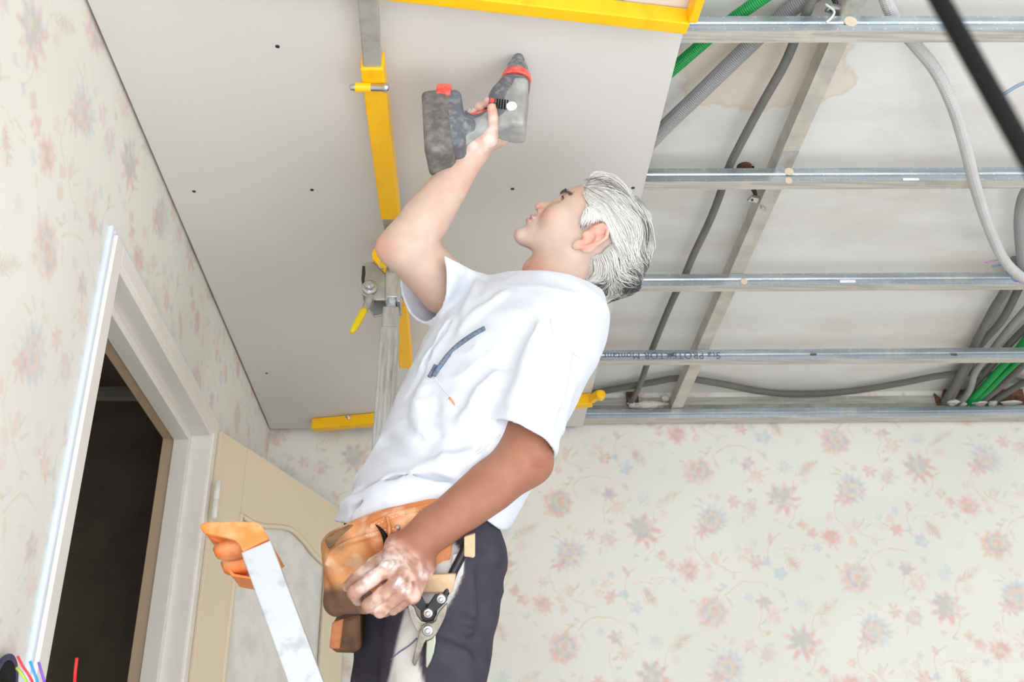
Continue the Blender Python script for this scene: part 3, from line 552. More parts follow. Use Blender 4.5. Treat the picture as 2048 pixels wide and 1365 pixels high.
# ------------------------------------------------------------------ plasterboard lift: yellow cradle on a grey mast
lift_base = np.array([-0.167, 2.03, 0.0])
lift = empty('panel_lift', lift_base, 'yellow plasterboard lift with grey mast, cradle pressed to the ceiling', 'panel lift')
ZB = 2.325
b0, b1, b2, b3 = atz(729, -60, ZB), atz(744, 138, ZB), atz(781, 440, ZB), atz(812, 738, ZB)
up = np.array([0, 0, 0.02])
def ln(t): return b0+(b3-b0)*t
s = Shp(); s.beam(b0+up, b1+(b1-b0)*0.3+up, 0.032, 0.032); obj('inner_tube', s, M_STEELP, lift, bevel=0.003)
s = Shp(); s.beam(b1+up, b2+up, 0.041, 0.042); obj('outer_tube', s, M_YEL, lift, bevel=0.003)
s = Shp(); s.beam(b2+up, b2+(b3-b2)*0.30+up, 0.034, 0.034); obj('inner_tube', s, M_STEELP, lift, bevel=0.003)
s = Shp(); s.beam(b2+(b3-b2)*0.14+up, b3+up, 0.036, 0.040); obj('outer_tube', s, M_YEL, lift, bevel=0.003)
c = atz(740, 168, ZB)-np.array([0, 0, 0.008]); s = Shp(); s.lathe(c-np.array([0.012, 0, 0]), (1, 0, 0), [(-0.014, 0.0085), (0.014, 0.0085)], 16); obj('collar', s, M_YEL, lift, smooth=False, bevel=0.001)
s = Shp(); s.lathe(c, (1, 0, 0), [(-0.037, 0.001), (-0.035, 0.005), (-0.027, 0.0072), (0.024, 0.0072), (0.025, 0.0085), (0.032, 0.0085), (0.034, 0.006), (0.035, 0.001)], 16); obj('spring_pin', s, M_CHROME, lift, smooth=True)
# cross arms under the sheet
def arm(p, q, w, h, nm='cross_arm'):
    p = np.asarray(p); q = np.asarray(q); d = unit(q-p); side = unit(np.cross(d, (0, 0, 1)))
    s = Shp(); s.box((p+q)/2+np.array([0, 0, h/2])-side*w/2, d, side, (0, 0, 1), np.linalg.norm(q-p)/2, w/2, h/2); return obj(nm, s, M_YEL, lift, bevel=0.002)
n0, n1 = atz(962, 0, 2.362), atz(1381, 48, 2.362); arm(n0-(n1-n0)*1.42, n1, 0.026, 0.036)
f0, f1 = atz(622, 858, 2.362), atz(1183, 808, 2.362); arm(f0, f1, 0.030, 0.036)
e = n1+np.array([0.004, 0, 0.018]); s = Shp(); s.beam(e, e+np.array([0.012, -0.22, 0.0]), 0.016, 0.034); obj('end_stop', s, M_YEL, lift, bevel=0.003)
e2 = f1+np.array([0.0, 0, 0.014]); s = Shp(); s.beam(e2, e2+np.array([0.022, -0.035, 0.004]), 0.014, 0.026); s.lathe(e2+np.array([0.024, -0.04, -0.004]), (0, 1, 0), [(-0.012, 0.014), (0.012, 0.014)], 14); obj('end_stop', s, M_YEL, lift, bevel=0.002)
for (px, py, z) in ((1245, 9, 2.3605), (696, 842, 2.3605)):
    c = atz(px, py, z)+np.array([0, -0.006, 0.010]); s = Shp(); s.lathe(c, (0, -1, 0.05), [(0, 0.008), (0.002, 0.008), (0.002, 0.006), (0.010, 0.005), (0.011, 0.003)], 10); obj('bolt', s, M_CHROME, lift, smooth=True)
# tilt head
YH = 2.0
def plate(nm, pts, y0, t, mat, bev=0.0015):
    P = [aty(x, y, YH) for x, y in pts]; s = Shp(); s.prism([(p[0], p[2]) for p in P], (0, y0, 0), (1, 0, 0), (0, 0, 1), (0, 1, 0), 0, t); return obj(nm, s, mat, lift, bevel=bev)
plate('quadrant_plate', [(716, 545), (719, 534), (730, 527), (747, 524), (760, 530), (771, 540), (771, 600), (752, 600), (736, 596), (724, 588), (717, 570)], YH, 0.006, M_STEELP)
plate('quadrant_plate', [(720, 545), (723, 536), (734, 529), (748, 527), (773, 542), (773, 604), (745, 612), (736, 600), (722, 575)], YH+0.05, 0.006, M_STEELP)
plate('slot', [(725, 533), (730, 533), (731, 548), (729, 560), (731, 576), (726, 578), (723, 560), (724, 545)], YH-0.0012, 0.002, M_SCREW, 0)
plate('head_channel', [(771, 536), (801, 536), (801, 606), (793, 604), (793, 596), (777, 596), (771, 604)], YH-0.004, 0.066, M_ALU)
plate('bracket', [(744, 512), (750, 502), (760, 506), (776, 540), (770, 549), (760, 538), (746, 524)], YH-0.012, 0.010, M_YEL)
plate('bracket', [(769, 436), (794, 436), (800, 540), (776, 540)], YH+0.062, 0.012, M_YEL)
plate('hub', [(775, 528), (798, 530), (797, 548), (778, 548)], YH-0.02, 0.09, M_STEELP, 0.004)
rc = aty(766, 530, YH-0.02); a = np.linspace(0, 2*math.pi, 26); s = Shp(); s.tube([rc+np.array([0.0085*math.cos(t), 0.003*math.sin(2*t), 0.009*math.sin(t)]) for t in a], 0.0012, 8, caps=False); obj('pull_ring', s, M_CHROME, lift, smooth=True)
s = Shp(); s.lathe(aty(740, 577, YH)-np.array([0, 0.022, 0]), (0, 1, 0), [(0, 0.006), (0.004, 0.011), (0.014, 0.011), (0.015, 0.017), (0.02, 0.017), (0.021, 0.009), (0.09, 0.009)], 14); obj('clamp_nut', s, M_CHROME, lift, smooth=False, bevel=0.0008)
h0, h1, h2 = aty(742, 590, YH-0.012), aty(727, 624, YH-0.02), aty(703, 667, YH-0.03)
s = Shp(); s.beam(h0, h1, 0.013, 0.013); obj('lever', s, M_STEELP, lift, bevel=0.003); s = Shp(); s.tube(spline([h1+(h0-h1)*0.15, (h1+h2)/2, h2], 12), [0.0072, 0.008, 0.0082, 0.0082, 0.0082, 0.008, 0.008, 0.0078, 0.0076, 0.0074, 0.006, 0.003], 12); obj('lever_grip', s, simple('yellow_vinyl_grip', (236, 206, 20), 0.35), lift, smooth=True)
s = Shp(); s.tube([aty(795, 599, YH+0.03), aty(804, 599, YH+0.03)], 0.007, 10); s.tube([aty(800, 599, YH+0.03), aty(819, 597, YH+0.03)], 0.0022, 8); obj('hitch_pin', s, M_CHROME, lift, smooth=True)
# mast: nested ribbed sections down to the floor behind the man
mt0, mt1 = aty(784, 598, YH+0.03), aty(768, 830, YH+0.02); md = unit(mt0-mt1); mlow = mt1-md*((mt1[2]-0.10)/md[2])
mside = unit(np.cross(md, (0, 1, 0))); mfr = np.cross(mside, md)
def mast(nm, top, w, t, mat=M_ALU):
    s = Shp(); c = (top+mlow)/2; s.box(c, mside, mfr, md, w/2, t/2, np.linalg.norm(top-mlow)/2); return obj(nm, s, mat, lift, bevel=0.002)
mast('inner_mast', mt0, 0.022, 0.030); mast('middle_mast', aty(783, 623, YH+0.03), 0.034, 0.042); mast('outer_mast', aty(781, 664, YH+0.03), 0.038, 0.048)
for k, x in enumerate((-0.016, -0.009, 0.004, 0.015)):
    top = aty(781, 700 if k % 2 else 690, YH+0.03); s = Shp(); s.box((top+mlow)/2+mside*x-mfr*0.0255*np.sign(np.dot(mfr, AXF)), mside, mfr, md, 0.0022, 0.0015, np.linalg.norm(top-mlow)/2); obj('mast_rib', s, M_STEELP if k in (1, 2) else M_ALU, lift)
for ang in (80, 200, 320):
    d = np.array([math.cos(math.radians(ang)), math.sin(math.radians(ang)), 0]); c0 = np.array([mlow[0], mlow[1], 0.12]); L = 0.42 if ang != 200 else 0.36
    s = Shp(); s.beam(c0, c0+d*L+np.array([0, 0, -0.04]), 0.036, 0.036); lg = obj('leg', s, M_YEL, lift, bevel=0.003)
    s = Shp(); s.lathe(c0+d*L+np.array([0, 0, -0.078])-np.cross(d, (0, 0, 1))*0.012, np.cross(d, (0, 0, 1)), [(0, 0.036), (0.002, 0.040), (0.022, 0.040), (0.024, 0.036)], 18); obj('caster', s, M_BLACK, lg)
s = Shp(); s.box((mlow[0], mlow[1], 0.14), (1, 0, 0), (0, 1, 0), (0, 0, 1), 0.05, 0.05, 0.05); obj('leg_socket', s, M_STEELP, lift, bevel=0.004)

# ------------------------------------------------------------------ stepladder
M_LAD = simple('scuffed_white_aluminium', (190, 192, 196), 0.5, 0.15, 0.1, 30, 0.0, rgb2=(158, 160, 162), lo=0.54, hi=0.74)
M_ORA = simple('dusty_orange_plastic', (240, 132, 58), 0.45, 0, 0.1, 18, 0, rgb2=(246, 176, 128), lo=0.46, hi=0.7)
Y1, Y2 = 1.475, 1.80
l0, l1 = aty(511, 1093, Y1), aty(611, 1365, Y1); ldir = unit(l1-l0); lfloor = l0+ldir*((l0[2]-0.012)/-ldir[2])
lad = empty('stepladder', (lfloor[0], (Y1+Y2)/2, 0), 'white aluminium stepladder with orange plastic cap in front of the beige door', 'stepladder')
lax = np.cross((0, 1, 0), ldir)
for Yk in (Y1, Y2):
    sh = np.array([-0.018*(Yk-Y1)/(Y2-Y1), Yk-Y1, 0]); s = Shp(); s.box((l0+lfloor)/2+sh+np.array([0, 0.012, 0]), ldir, (0, 1, 0), lax, np.linalg.norm(lfloor-l0)/2, 0.012, 0.0215); st = obj('stile', s, M_LAD, lad, bevel=0.002)
    s = Shp(); s.box(lfloor+sh+np.array([0, 0.012, 0.008]), (1, 0, 0), (0, 1, 0), (0, 0, 1), 0.034, 0.018, 0.018); obj('rubber_foot', s, M_BLACK, st, bevel=0.004)
zs = [0.22, 0.42, 0.62, 0.82]
for z in zs:
    p = l0+ldir*((l0[2]-z)/-ldir[2]); s = Shp(); s.box((p[0], (Y1+Y2)/2+0.012, z-0.012), (1, 0, 0), (0, 1, 0), (0, 0, 1), 0.05, (Y2-Y1)/2-0.012, 0.012); obj('tread', s, M_LAD, lad, bevel=0.003)
p = l0+ldir*((l0[2]-1.08)/-ldir[2])
for Yk in (Y1-0.03, Y2+0.03):
    q = np.array([p[0]-0.26, Yk+0.012, 0.012]); s = Shp(); s.beam((p[0], Yk+0.012, 1.08), q, 0.022, 0.034, (1, 0, 0)); rl = obj('rear_leg', s, M_LAD, lad, bevel=0.002)
    s = Shp(); s.box(q+np.array([0, 0, 0.008]), (1, 0, 0), (0, 1, 0), (0, 0, 1), 0.026, 0.018, 0.018); obj('rubber_foot', s, M_BLACK, rl, bevel=0.004)
s = Shp(); s.beam((p[0]-0.16, Y1, 0.45), (p[0]-0.16, Y2+0.02, 0.45), 0.02, 0.02); obj('brace', s, M_LAD, lad)
# moulded cap: cheek plate, top tray, ribs and a bowl seen from below
P = lambda x, y, Yk=Y1: aty(x, y, Yk)
cheek = [(400, 1054), (404, 1048), (418, 1046), (470, 1045), (511, 1046), (522, 1050), (529, 1062), (538, 1079), (512, 1092), (485, 1105), (480, 1092), (470, 1082), (452, 1077), (430, 1073), (411, 1069), (403, 1061)]
def xz(pts): return [(P(x, y)[0], P(x, y)[2]) for x, y in pts]
s = Shp(); s.prism(xz(cheek), (0, Y1-0.004, 0), (1, 0, 0), (0, 0, 1), (0, 1, 0), 0, 0.010); capo = obj('orange_cap', s, M_ORA, lad, bevel=0.003, seg=3)
s = Shp(); s.prism(xz([(400, 1056), (402, 1047), (511, 1046), (529, 1060), (522, 1066), (508, 1056), (410, 1058)]), (0, Y1+0.004, 0), (1, 0, 0), (0, 0, 1), (0, 1, 0), 0, 0.19); obj('tray', s, M_ORA, capo, bevel=0.002)
s = Shp(); s.prism(xz([(402, 1056), (410, 1056), (424, 1082), (440, 1110), (486, 1118), (486, 1124), (434, 1115), (416, 1085)]), (0, Y1+0.10, 0), (1, 0, 0), (0, 0, 1), (0, 1, 0), 0, 0.07); obj('end_lip', s, M_ORA, capo, bevel=0.003)
s = Shp(); s.prism(xz([(404, 1058), (520, 1060), (512, 1090), (480, 1100), (440, 1092), (412, 1078)]), (0, Y1+0.17, 0), (1, 0, 0), (0, 0, 1), (0, 1, 0), 0, 0.006); obj('back_cheek', s, M_ORA, capo, bevel=0.002)
for k, yy in enumerate((0.045, 0.085, 0.125)):
    s = Shp(); s.prism(xz([(406, 1058), (500, 1058), (494, 1078-4*k), (462, 1070), (440, 1072-5*k), (420, 1066)]), (0, Y1+yy, 0), (1, 0, 0), (0, 0, 1), (0, 1, 0), 0, 0.004); obj('rib', s, M_ORA, capo)
s = Shp(); cc = P(452, 1075)+np.array([0, 0.055, 0.004]); s.lathe(cc, (0.25, 0, -1), [(0, 0.030), (0.012, 0.027), (0.018, 0.018), (0.019, 0.002)], 18); obj('bowl', s, M_ORA, capo, smooth=True)
s = Shp(); cc = P(455, 1075)+np.array([0, 0.12, 0.002]); s.lathe(cc, (0.25, 0, -1), [(0, 0.034), (0.014, 0.031), (0.022, 0.02), (0.023, 0.002)], 18); obj('bowl', s, M_ORA, capo, smooth=True)

# ------------------------------------------------------------------ grey pole behind the legs, wall box with loose wires
pc = onback(951, 1335, 0.05); s = Shp(); s.lathe((pc[0], pc[1], 0), (0, 0, 1), [(0, 0.014), (0.004, 0.0105), (pc[2]+0.10, 0.0105), (pc[2]+0.104, 0.008)], 14); tag(obj('grey_pole', s, M_GREYC, smooth=True), 'thin grey pole standing by the back wall behind the leg', 'pole')
wbx = atx(-12, 1368, WALL_X); box = empty('wall_socket_box', wbx, 'dark blue open socket box in the left wall at the bottom corner', 'socket box')
M_NAVY = simple('navy_plastic', (26, 24, 78), 0.35, 0, 0.2)
s = Shp(); s.lathe(wbx-np.array([0.03, 0, 0]), (1, 0, 0), [(0, 0.030), (0.0, 0.034), (0.042, 0.034), (0.044, 0.040), (0.047, 0.040), (0.047, 0.031), (0.004, 0.030)], 28); obj('ring', s, M_NAVY, box)
s = Shp(); s.lathe(wbx-np.array([0.028, 0, 0]), (1, 0, 0), [(0, 0.0298), (0.045, 0.0298)], 24); obj('dark_well', s, M_BLACK, box)
for nm, rgb, pts in (('red', (232, 40, 70), [(35, 1313), (48, 1338), (64, 1363)]), ('blue', (40, 150, 215), [(60, 1323), (66, 1340), (74, 1363)]), ('violet', (130, 80, 190), [(77, 1325), (82, 1342), (88, 1363)]), ('lime green', (170, 200, 60), [(33, 1336), (42, 1347), (52, 1363)]), ('scarlet', (236, 30, 30), [(154, 1317), (151, 1340), (149, 1363)])):
    d0 = 1.28; Pp = [atd(x, y, d0) for x, y in pts]; Pp += [atd(pts[-1][0]+8-(60 if nm == 'scarlet' else 0)*0.3, 1420, 1.33), wbx+np.array([0.012, 0.01*len(nm) % 0.02, -0.005])]
    s = Shp(); s.tube(spline(Pp, 26), 0.0017, 8); tag(obj('loose_wire', s, wiremat(nm.replace(' ', '_')+'_insulation', rgb), smooth=True), nm+' loose wire end sticking up from the socket box at bottom left', 'wire')
# ------------------------------------------------------------------ implicit surfaces, sculpted in lens-aligned axes (right, up, towards the lens), metres
def cpt(px, py, d): return np.array([(px-CX)/F_PX*d, (CY-py)/F_PX*d, -d], np.float32)
def c2w(P): P = np.asarray(P, np.float64); return CAM+P[:, :1]*AXR+P[:, 1:2]*AXU-P[:, 2:]*AXF
def w2c(p): c = MC @ (np.asarray(p, float)-CAM); return np.array([c[0], c[1], -c[2]], np.float32)
def smin(a, b, k):
    if k <= 0: return np.minimum(a, b)
    h = np.clip(0.5+0.5*(b-a)/k, 0, 1); return b+(a-b)*h-k*h*(1-h)
def smax(a, b, k): return -smin(-a, -b, k)
def s_cap(P, a, b, ra, rb):
    a = np.asarray(a, np.float32); b = np.asarray(b, np.float32); ab = b-a; t = np.clip(((P-a)@ab)/max(1e-12, float(ab@ab)), 0, 1)
    return np.linalg.norm(P-a-t[:, None]*ab, axis=1)-(ra+(rb-ra)*t)
def s_chain(P, pts, rad, k=0.0):
    d = None
    for i in range(len(pts)-1):
        e = s_cap(P, pts[i], pts[i+1], rad[i], rad[i+1]); d = e if d is None else smin(d, e, k)
    return d
def s_ell(P, c, r, R=None):
    Q = P-np.asarray(c, np.float32)
    if R is not None: Q = Q@np.asarray(R, np.float32).T
    r = np.asarray(r, np.float32); k0 = np.linalg.norm(Q/r, axis=1); k1 = np.linalg.norm(Q/(r*r), axis=1); return k0*(k0-1)/np.maximum(k1, 1e-6)
def s_box(P, c, h, rr, R=None):
    Q = P-np.asarray(c, np.float32)
    if R is not None: Q = Q@np.asarray(R, np.float32).T
    q = np.abs(Q)-(np.asarray(h, np.float32)-rr); return np.linalg.norm(np.maximum(q, 0), axis=1)+np.minimum(q.max(axis=1), 0)-rr
def s_poly(X, Y, poly):
    """signed distance to a 2D polygon, negative inside"""
    poly = np.asarray(poly, np.float32); d = np.full(len(X), 1e9, np.float32); ins = np.zeros(len(X), bool); n = len(poly)
    for i in range(n):
        a, b = poly[i], poly[(i+1) % n]; e = b-a; wx, wy = X-a[0], Y-a[1]; t = np.clip((wx*e[0]+wy*e[1])/max(1e-12, float(e@e)), 0, 1)
        d = np.minimum(d, (wx-e[0]*t)**2+(wy-e[1]*t)**2); c1 = (a[1] > Y) != (b[1] > Y)
        xi = (b[0]-a[0])*(Y-a[1])/((b[1]-a[1]) if abs(b[1]-a[1]) > 1e-9 else 1e-9)+a[0]; ins ^= c1 & (X < xi)
    return np.where(ins, -1, 1)*np.sqrt(d)
def inpoly(px, py, poly): return s_poly(np.asarray(px, np.float32), np.asarray(py, np.float32), poly) < 0
def isosurf(f, lo, hi, h, B=8, slack=1.6):
    lo = np.asarray(lo, np.float32); nb = np.ceil((np.asarray(hi)-lo)/(h*B)).astype(int); n = nb*B
    g = [lo[i]+(np.arange(nb[i])*B+(B-1)/2)*h for i in range(3)]; X = np.stack(np.meshgrid(*g, indexing='ij'), -1).reshape(-1, 3).astype(np.float32)
    fc = f(X); act = np.abs(fc) < B*h*0.87*slack
    D = np.repeat(np.repeat(np.repeat(np.where(fc > 0, 1.0, -1.0).astype(np.float32).reshape(nb), B, 0), B, 1), B, 2)
    off = np.stack(np.meshgrid(*[np.arange(B)]*3, indexing='ij'), -1).reshape(-1, 3); bi = np.stack(np.unravel_index(np.nonzero(act)[0], nb), 1)
    for s0 in range(0, len(bi), 400):
        I = (bi[s0:s0+400, None, :]*B+off[None]).reshape(-1, 3); D[I[:, 0], I[:, 1], I[:, 2]] = f((lo+I*h).astype(np.float32))
    S = D < 0; c = np.zeros(tuple(n-1), np.uint8)
    for dx in (0, 1):
        for dy in (0, 1):
            for dz in (0, 1): c += S[dx:n[0]-1+dx, dy:n[1]-1+dy, dz:n[2]-1+dz]
    cells = np.stack(np.nonzero((c > 0) & (c < 8)), 1); vid = np.full(tuple(n-1), -1, np.int32); vid[cells[:, 0], cells[:, 1], cells[:, 2]] = np.arange(len(cells))
    acc = np.zeros((len(cells), 3), np.float32); cnt = np.zeros(len(cells), np.float32)
    cor = [(0, 0, 0), (1, 0, 0), (0, 1, 0), (1, 1, 0), (0, 0, 1), (1, 0, 1), (0, 1, 1), (1, 1, 1)]
    val = [D[cells[:, 0]+a, cells[:, 1]+b, cells[:, 2]+e] for a, b, e in cor]
    for i, j in ((0, 1), (2, 3), (4, 5), (6, 7), (0, 2), (1, 3), (4, 6), (5, 7), (0, 4), (1, 5), (2, 6), (3, 7)):
        m = (val[i] < 0) != (val[j] < 0); t = np.where(m, val[i]/np.where(m, val[i]-val[j], 1), 0)
        acc += np.where(m[:, None], np.array(cor[i])+t[:, None]*(np.array(cor[j])-np.array(cor[i])), 0); cnt += m
    V = lo+(cells+acc/np.maximum(cnt, 1)[:, None])*h; Fs = []
    for ax in range(3):
        u, v = [(1, 2), (2, 0), (0, 1)][ax]; sl0 = [slice(None)]*3; sl1 = [slice(None)]*3; sl0[ax] = slice(0, -1); sl1[ax] = slice(1, None)
        A, Bb = S[tuple(sl0)], S[tuple(sl1)]; e = np.stack(np.nonzero(A != Bb), 1); e = e[(e[:, u] > 0) & (e[:, v] > 0) & (e[:, u] < n[u]-1) & (e[:, v] < n[v]-1)]
        sg = A[e[:, 0], e[:, 1], e[:, 2]]; du = np.zeros(3, int); du[u] = 1; dv = np.zeros(3, int); dv[v] = 1
        q = np.stack([vid[tuple((e-du-dv).T)], vid[tuple((e-dv).T)], vid[tuple(e.T)], vid[tuple((e-du).T)]], 1); q[~sg] = q[~sg][:, ::-1]; Fs.append(q)
    Fq = np.concatenate(Fs); Fq = Fq[(Fq >= 0).all(1)]; return V.astype(np.float32), Fq.astype(np.int32)
def relax(V, Fq, it=1, lam=0.5):
    E = np.concatenate([Fq[:, [0, 1]], Fq[:, [1, 2]], Fq[:, [2, 3]], Fq[:, [3, 0]]]); n = len(V)
    for _ in range(it):
        A = np.zeros((n, 3), np.float64); c = np.bincount(E[:, 0], minlength=n)+np.bincount(E[:, 1], minlength=n)
        for k in range(3): A[:, k] = np.bincount(E[:, 0], V[E[:, 1], k], n)+np.bincount(E[:, 1], V[E[:, 0], k], n)
        V = V*(1-lam)+lam*(A/np.maximum(c, 1)[:, None]); V = V.astype(np.float32)
    return V
def normals(V, Fq):
    N = np.cross(V[Fq[:, 2]]-V[Fq[:, 0]], V[Fq[:, 3]]-V[Fq[:, 1]]); A = np.zeros((len(V), 3))
    for j in range(4):
        for k in range(3): A[:, k] += np.bincount(Fq[:, j], N[:, k], len(V))
    return A/np.maximum(np.linalg.norm(A, axis=1), 1e-12)[:, None]
def merge(parts):
    Vs, Fs, Cs, n = [], [], [], 0
    for V, Fq, C in parts: Vs.append(V); Fs.append(Fq+n); Cs.append(C); n += len(V)
    return np.concatenate(Vs), np.concatenate(Fs), np.concatenate(Cs)
def sculpt(name, V, Fq, mat, parent, col=None, attr='tint'):
    o = npmesh(name, c2w(V), Fq, mat, parent, True)
    if col is not None:
        c4 = np.ones((len(V), 4), np.float32); c4[:, :3] = col; o.data.color_attributes.new(attr, 'FLOAT_COLOR', 'POINT').data.foreach_set('color', c4.ravel())
    return o
def trace(f, px, py, d0=1.2, d1=2.3):
    """first hit of the surface on the sight line through a pixel (lens-aligned point)"""
    u = cpt(px, py, 1.0); d = d0
    for _ in range(90):
        v = float(f((u*d)[None].astype(np.float32))[0])
        if abs(v) < 3e-4 or d > d1: break
        d += v*0.7/np.linalg.norm(u)
    return (u*d).astype(np.float32)
def pxy(P): return CX+F_PX*P[:, 0]/-P[:, 2], CY-F_PX*P[:, 1]/-P[:, 2]
def attr_mat(name, rough=0.6, spec=0.4, sss=0.0, bmp=0.0, bscale=200, attr='tint', noise_amt=0.0, noise_scale=40, sheen=0.0):
    m, nt, b = new_mat(name, (0.8, 0.8, 0.8), rough, 0, spec); col = nt.attr(attr).outputs['Color']; c = nt.coord()
    if noise_amt: col = nt.mix(col, nt.mix(col, (0, 0, 0), 0.45), nt.mul(nt.ramp(nt.noise(c, noise_scale, 4), 0.4, 0.75), noise_amt))
    nt.l.new(col, b.inputs['Base Color'])
    if sss: b.inputs['Subsurface Weight'].default_value = sss; b.inputs['Subsurface Radius'].default_value = (0.010, 0.004, 0.002); b.inputs['Subsurface Scale'].default_value = 0.6
    if sheen: b.inputs['Sheen Weight'].default_value = sheen
    if bmp: bump(nt, b, nt.noise(c, bscale, 4), bmp, 0.002)
    return m
def lerpc(base, col, w): return base*(1-w[:, None])+np.array(col)*w[:, None]

# ------------------------------------------------------------------ the man
M_SKIN = attr_mat('skin', 0.5, 0.35, 0.12, 0.12, 420, noise_amt=0.12, noise_scale=60)
M_SHIRT = attr_mat('white_cotton', 0.85, 0.2, 0, 0.06, 900, sheen=0.15)
M_TROUS = attr_mat('work_trouser_cloth', 0.88, 0.15, 0, 0.15, 600, noise_amt=0.25, noise_scale=25)
M_HAIR = attr_mat('grey_white_hair', 0.45, 0.4)
feet = np.array([-0.01, 1.66, 0.62])
man = empty('person', feet, 'man in white T-shirt and dark work trousers leaning back to drill overhead', 'person')
DH = 1.93; KH = DH/F_PX                                 # depth of the head's middle
th = math.radians(42); yw = math.radians(4)
H_U = np.array([math.cos(th), math.sin(th), 0], np.float32); H_F0 = np.array([-math.sin(th), math.cos(th), 0], np.float32); H_L0 = np.array([0, 0, 1], np.float32)
H_F = H_F0*math.cos(yw)-H_L0*math.sin(yw); H_L = H_L0*math.cos(yw)+H_F0*math.sin(yw)
H_O = cpt(1028, 475, DH)
HM = np.stack([H_F, H_U, H_L]).astype(np.float32)       # rows: forward, up, left of the head
def tohead(P): return (P-H_O)@HM.T*1000.0               # millimetres from the chin point
def fromhead(q): return H_O+(np.asarray(q, np.float32)/1000.0)@HM
NECK0 = fromhead((-92, 62, 0)); NECK1 = cpt(1086, 606, 1.905)
def head_field(P):
    q = tohead(P); m = q.copy(); m[:, 2] = np.abs(q[:, 2])  # mirrored half
    d = s_ell(q, (-100, 123, 0), (92, 75, 73))
    d = smin(d, s_ell(q, (-56, 118, 0), (53, 44, 58)), 22)
    d = smin(d, s_ell(q, (-50, 74, 0), (50, 58, 54)), 20)
    d = smin(d, s_ell(m, (-32, 76, 33), (25, 22, 21)), 14)
    d = smin(d, s_cap(m, (-92, 52, 50), (-14, 14, 6), 17, 14), 16)
    d = smin(d, s_ell(q, (-7, 12, 0), (15, 13, 18)), 10)
    d = smin(d, s_ell(q, (-15, 44, 0), (20, 23, 25)), 12)
    # neck with the two tendons and the throat
    n0, n1 = tohead(NECK0[None])[0], tohead(NECK1[None])[0]
    d = smin(d, s_cap(q, n0, n1, 56, 59), 20)
    d = smin(d, s_cap(m, (-108, 78, 56), tohead(cpt(1052, 590, 1.88)[None])[0]*np.array([1, 1, 0.4]), 11, 11), 14)
    d = smin(d, s_ell(q, (-62, -12, 0), (14, 17, 14)), 16)
    # brow, nose, lips
    d = smin(d, s_chain(m, [(-9, 114, 6), (-12, 119, 22), (-30, 119, 44)], [6, 7.5, 6]), 9)
    d = smax(d, -s_ell(m, (-3, 106, 29), (13, 11, 16)), 9)
    d = smin(d, s_ell(m, (-24, 107, 30), (13, 12.5, 13.5)), 3)
    d = smin(d, s_cap(q, (-9, 105, 0), (6, 77, 0), 6.5, 8.5), 8)
    d = smin(d, s_ell(q, (9.5, 71, 0), (9.5, 8.5, 9)), 5)
    d = smin(d, s_ell(m, (-1.5, 67, 12), (9, 7, 6.5)), 4)
    d = smax(d, -s_ell(m, (4.5, 62.5, 6.5), (6.5, 4, 3.2)), 1.5)
    d = smin(d, s_ell(q, (1.5, 49, 0), (8.5, 5, 21)), 3)
    d = smin(d, s_ell(q, (1.5, 39.5, 0), (8.5, 5.5, 18)), 3)
    d = smax(d, -s_chain(m, [(8.5, 44.2, 0), (5, 44, 12), (-6, 42.5, 25)], [1.5, 1.5, 1.7]), 2.0)
    d = smax(d, -s_chain(m, [(1, 66, 19), (-5, 52, 27), (-10, 38, 31)], [2.0, 2.3, 1.2]), 7)
    # eyelids
    d = smin(d, s_chain(m, [(-14, 106.5, 17), (-9.5, 112.5, 25), (-11.5, 113, 34), (-22, 107.5, 44)], [1.8, 2.4, 2.4, 1.8]), 2.5)
    d = smin(d, s_chain(m, [(-14, 106, 17), (-11, 102, 26), (-14, 102, 35), (-22, 106.5, 44)], [1.8, 2.0, 2.0, 1.6]), 2.5)
    d = smax(d, -s_ell(m, (-10, 107.2, 30.5), (7.5, 3.4, 10.5)), 1.0)
    # ears
    a = math.radians(-14); R = np.array([[math.cos(a), math.sin(a), 0], [-math.sin(a), math.cos(a), 0], [0, 0, 1]]); t2 = math.radians(-22)
    R = np.array([[math.cos(t2), 0, math.sin(t2)], [0, 1, 0], [-math.sin(t2), 0, math.cos(t2)]])@R
    e = s_ell(m, (-104, 96, 76), (17.5, 31, 5.5), R); e = smin(e, s_ell(m, (-94, 68, 72), (8.5, 10, 4.5), R), 5)
    e = smax(e, -s_ell(m, (-101, 92, 83), (8.5, 15, 8), R), 3); e = smax(e, -s_ell(m, (-106, 112, 84), (8, 8, 6), R), 3)
    rim = [(-92, 112, 75), (-99, 125, 78), (-111, 126, 82), (-120, 112, 85), (-118, 94, 84), (-108, 76, 79), (-98, 66, 74)]
    e = smin(e, s_chain(m, rim, [3, 3.4, 3.6, 3.6, 3.4, 3.2, 3.5]), 2.5); e = smin(e, s_ell(m, (-89, 91, 73), (4, 7, 5)), 3)
    d = smin(d, e, 3.5)
    return d/1000.0
V, Fq = isosurf(head_field, np.minimum(fromhead((0, 0, 0)), NECK1)-0.26, np.minimum(fromhead((0, 0, 0)), NECK1)+0.42, 0.0020)
q = tohead(V); keep = V[:, 1] > cpt(1090, 640, 1.9)[1]; m = np.abs(q[:, 2])
nz = vnoise(V, 70, 3)
SK = np.array(srgb(208, 181, 167)); col = np.tile(SK, (len(V), 1)); red = np.array(srgb(212, 146, 126))
w = np.exp(-(((q[:, 0]+18)/20)**2+((q[:, 1]-72)/16)**2+((m-34)/22)**2))*0.7; col = lerpc(col, red, w)                       # cheek
w = np.exp(-(((q[:, 0]-9)/12)**2+((q[:, 1]-70)/12)**2))*0.5; col = lerpc(col, red, w)                                         # nose
w = np.exp(-(((q[:, 0]+40)/30)**2+((q[:, 1]-140)/22)**2))*0.45; col = lerpc(col, srgb(214, 160, 138), w)                      # brow
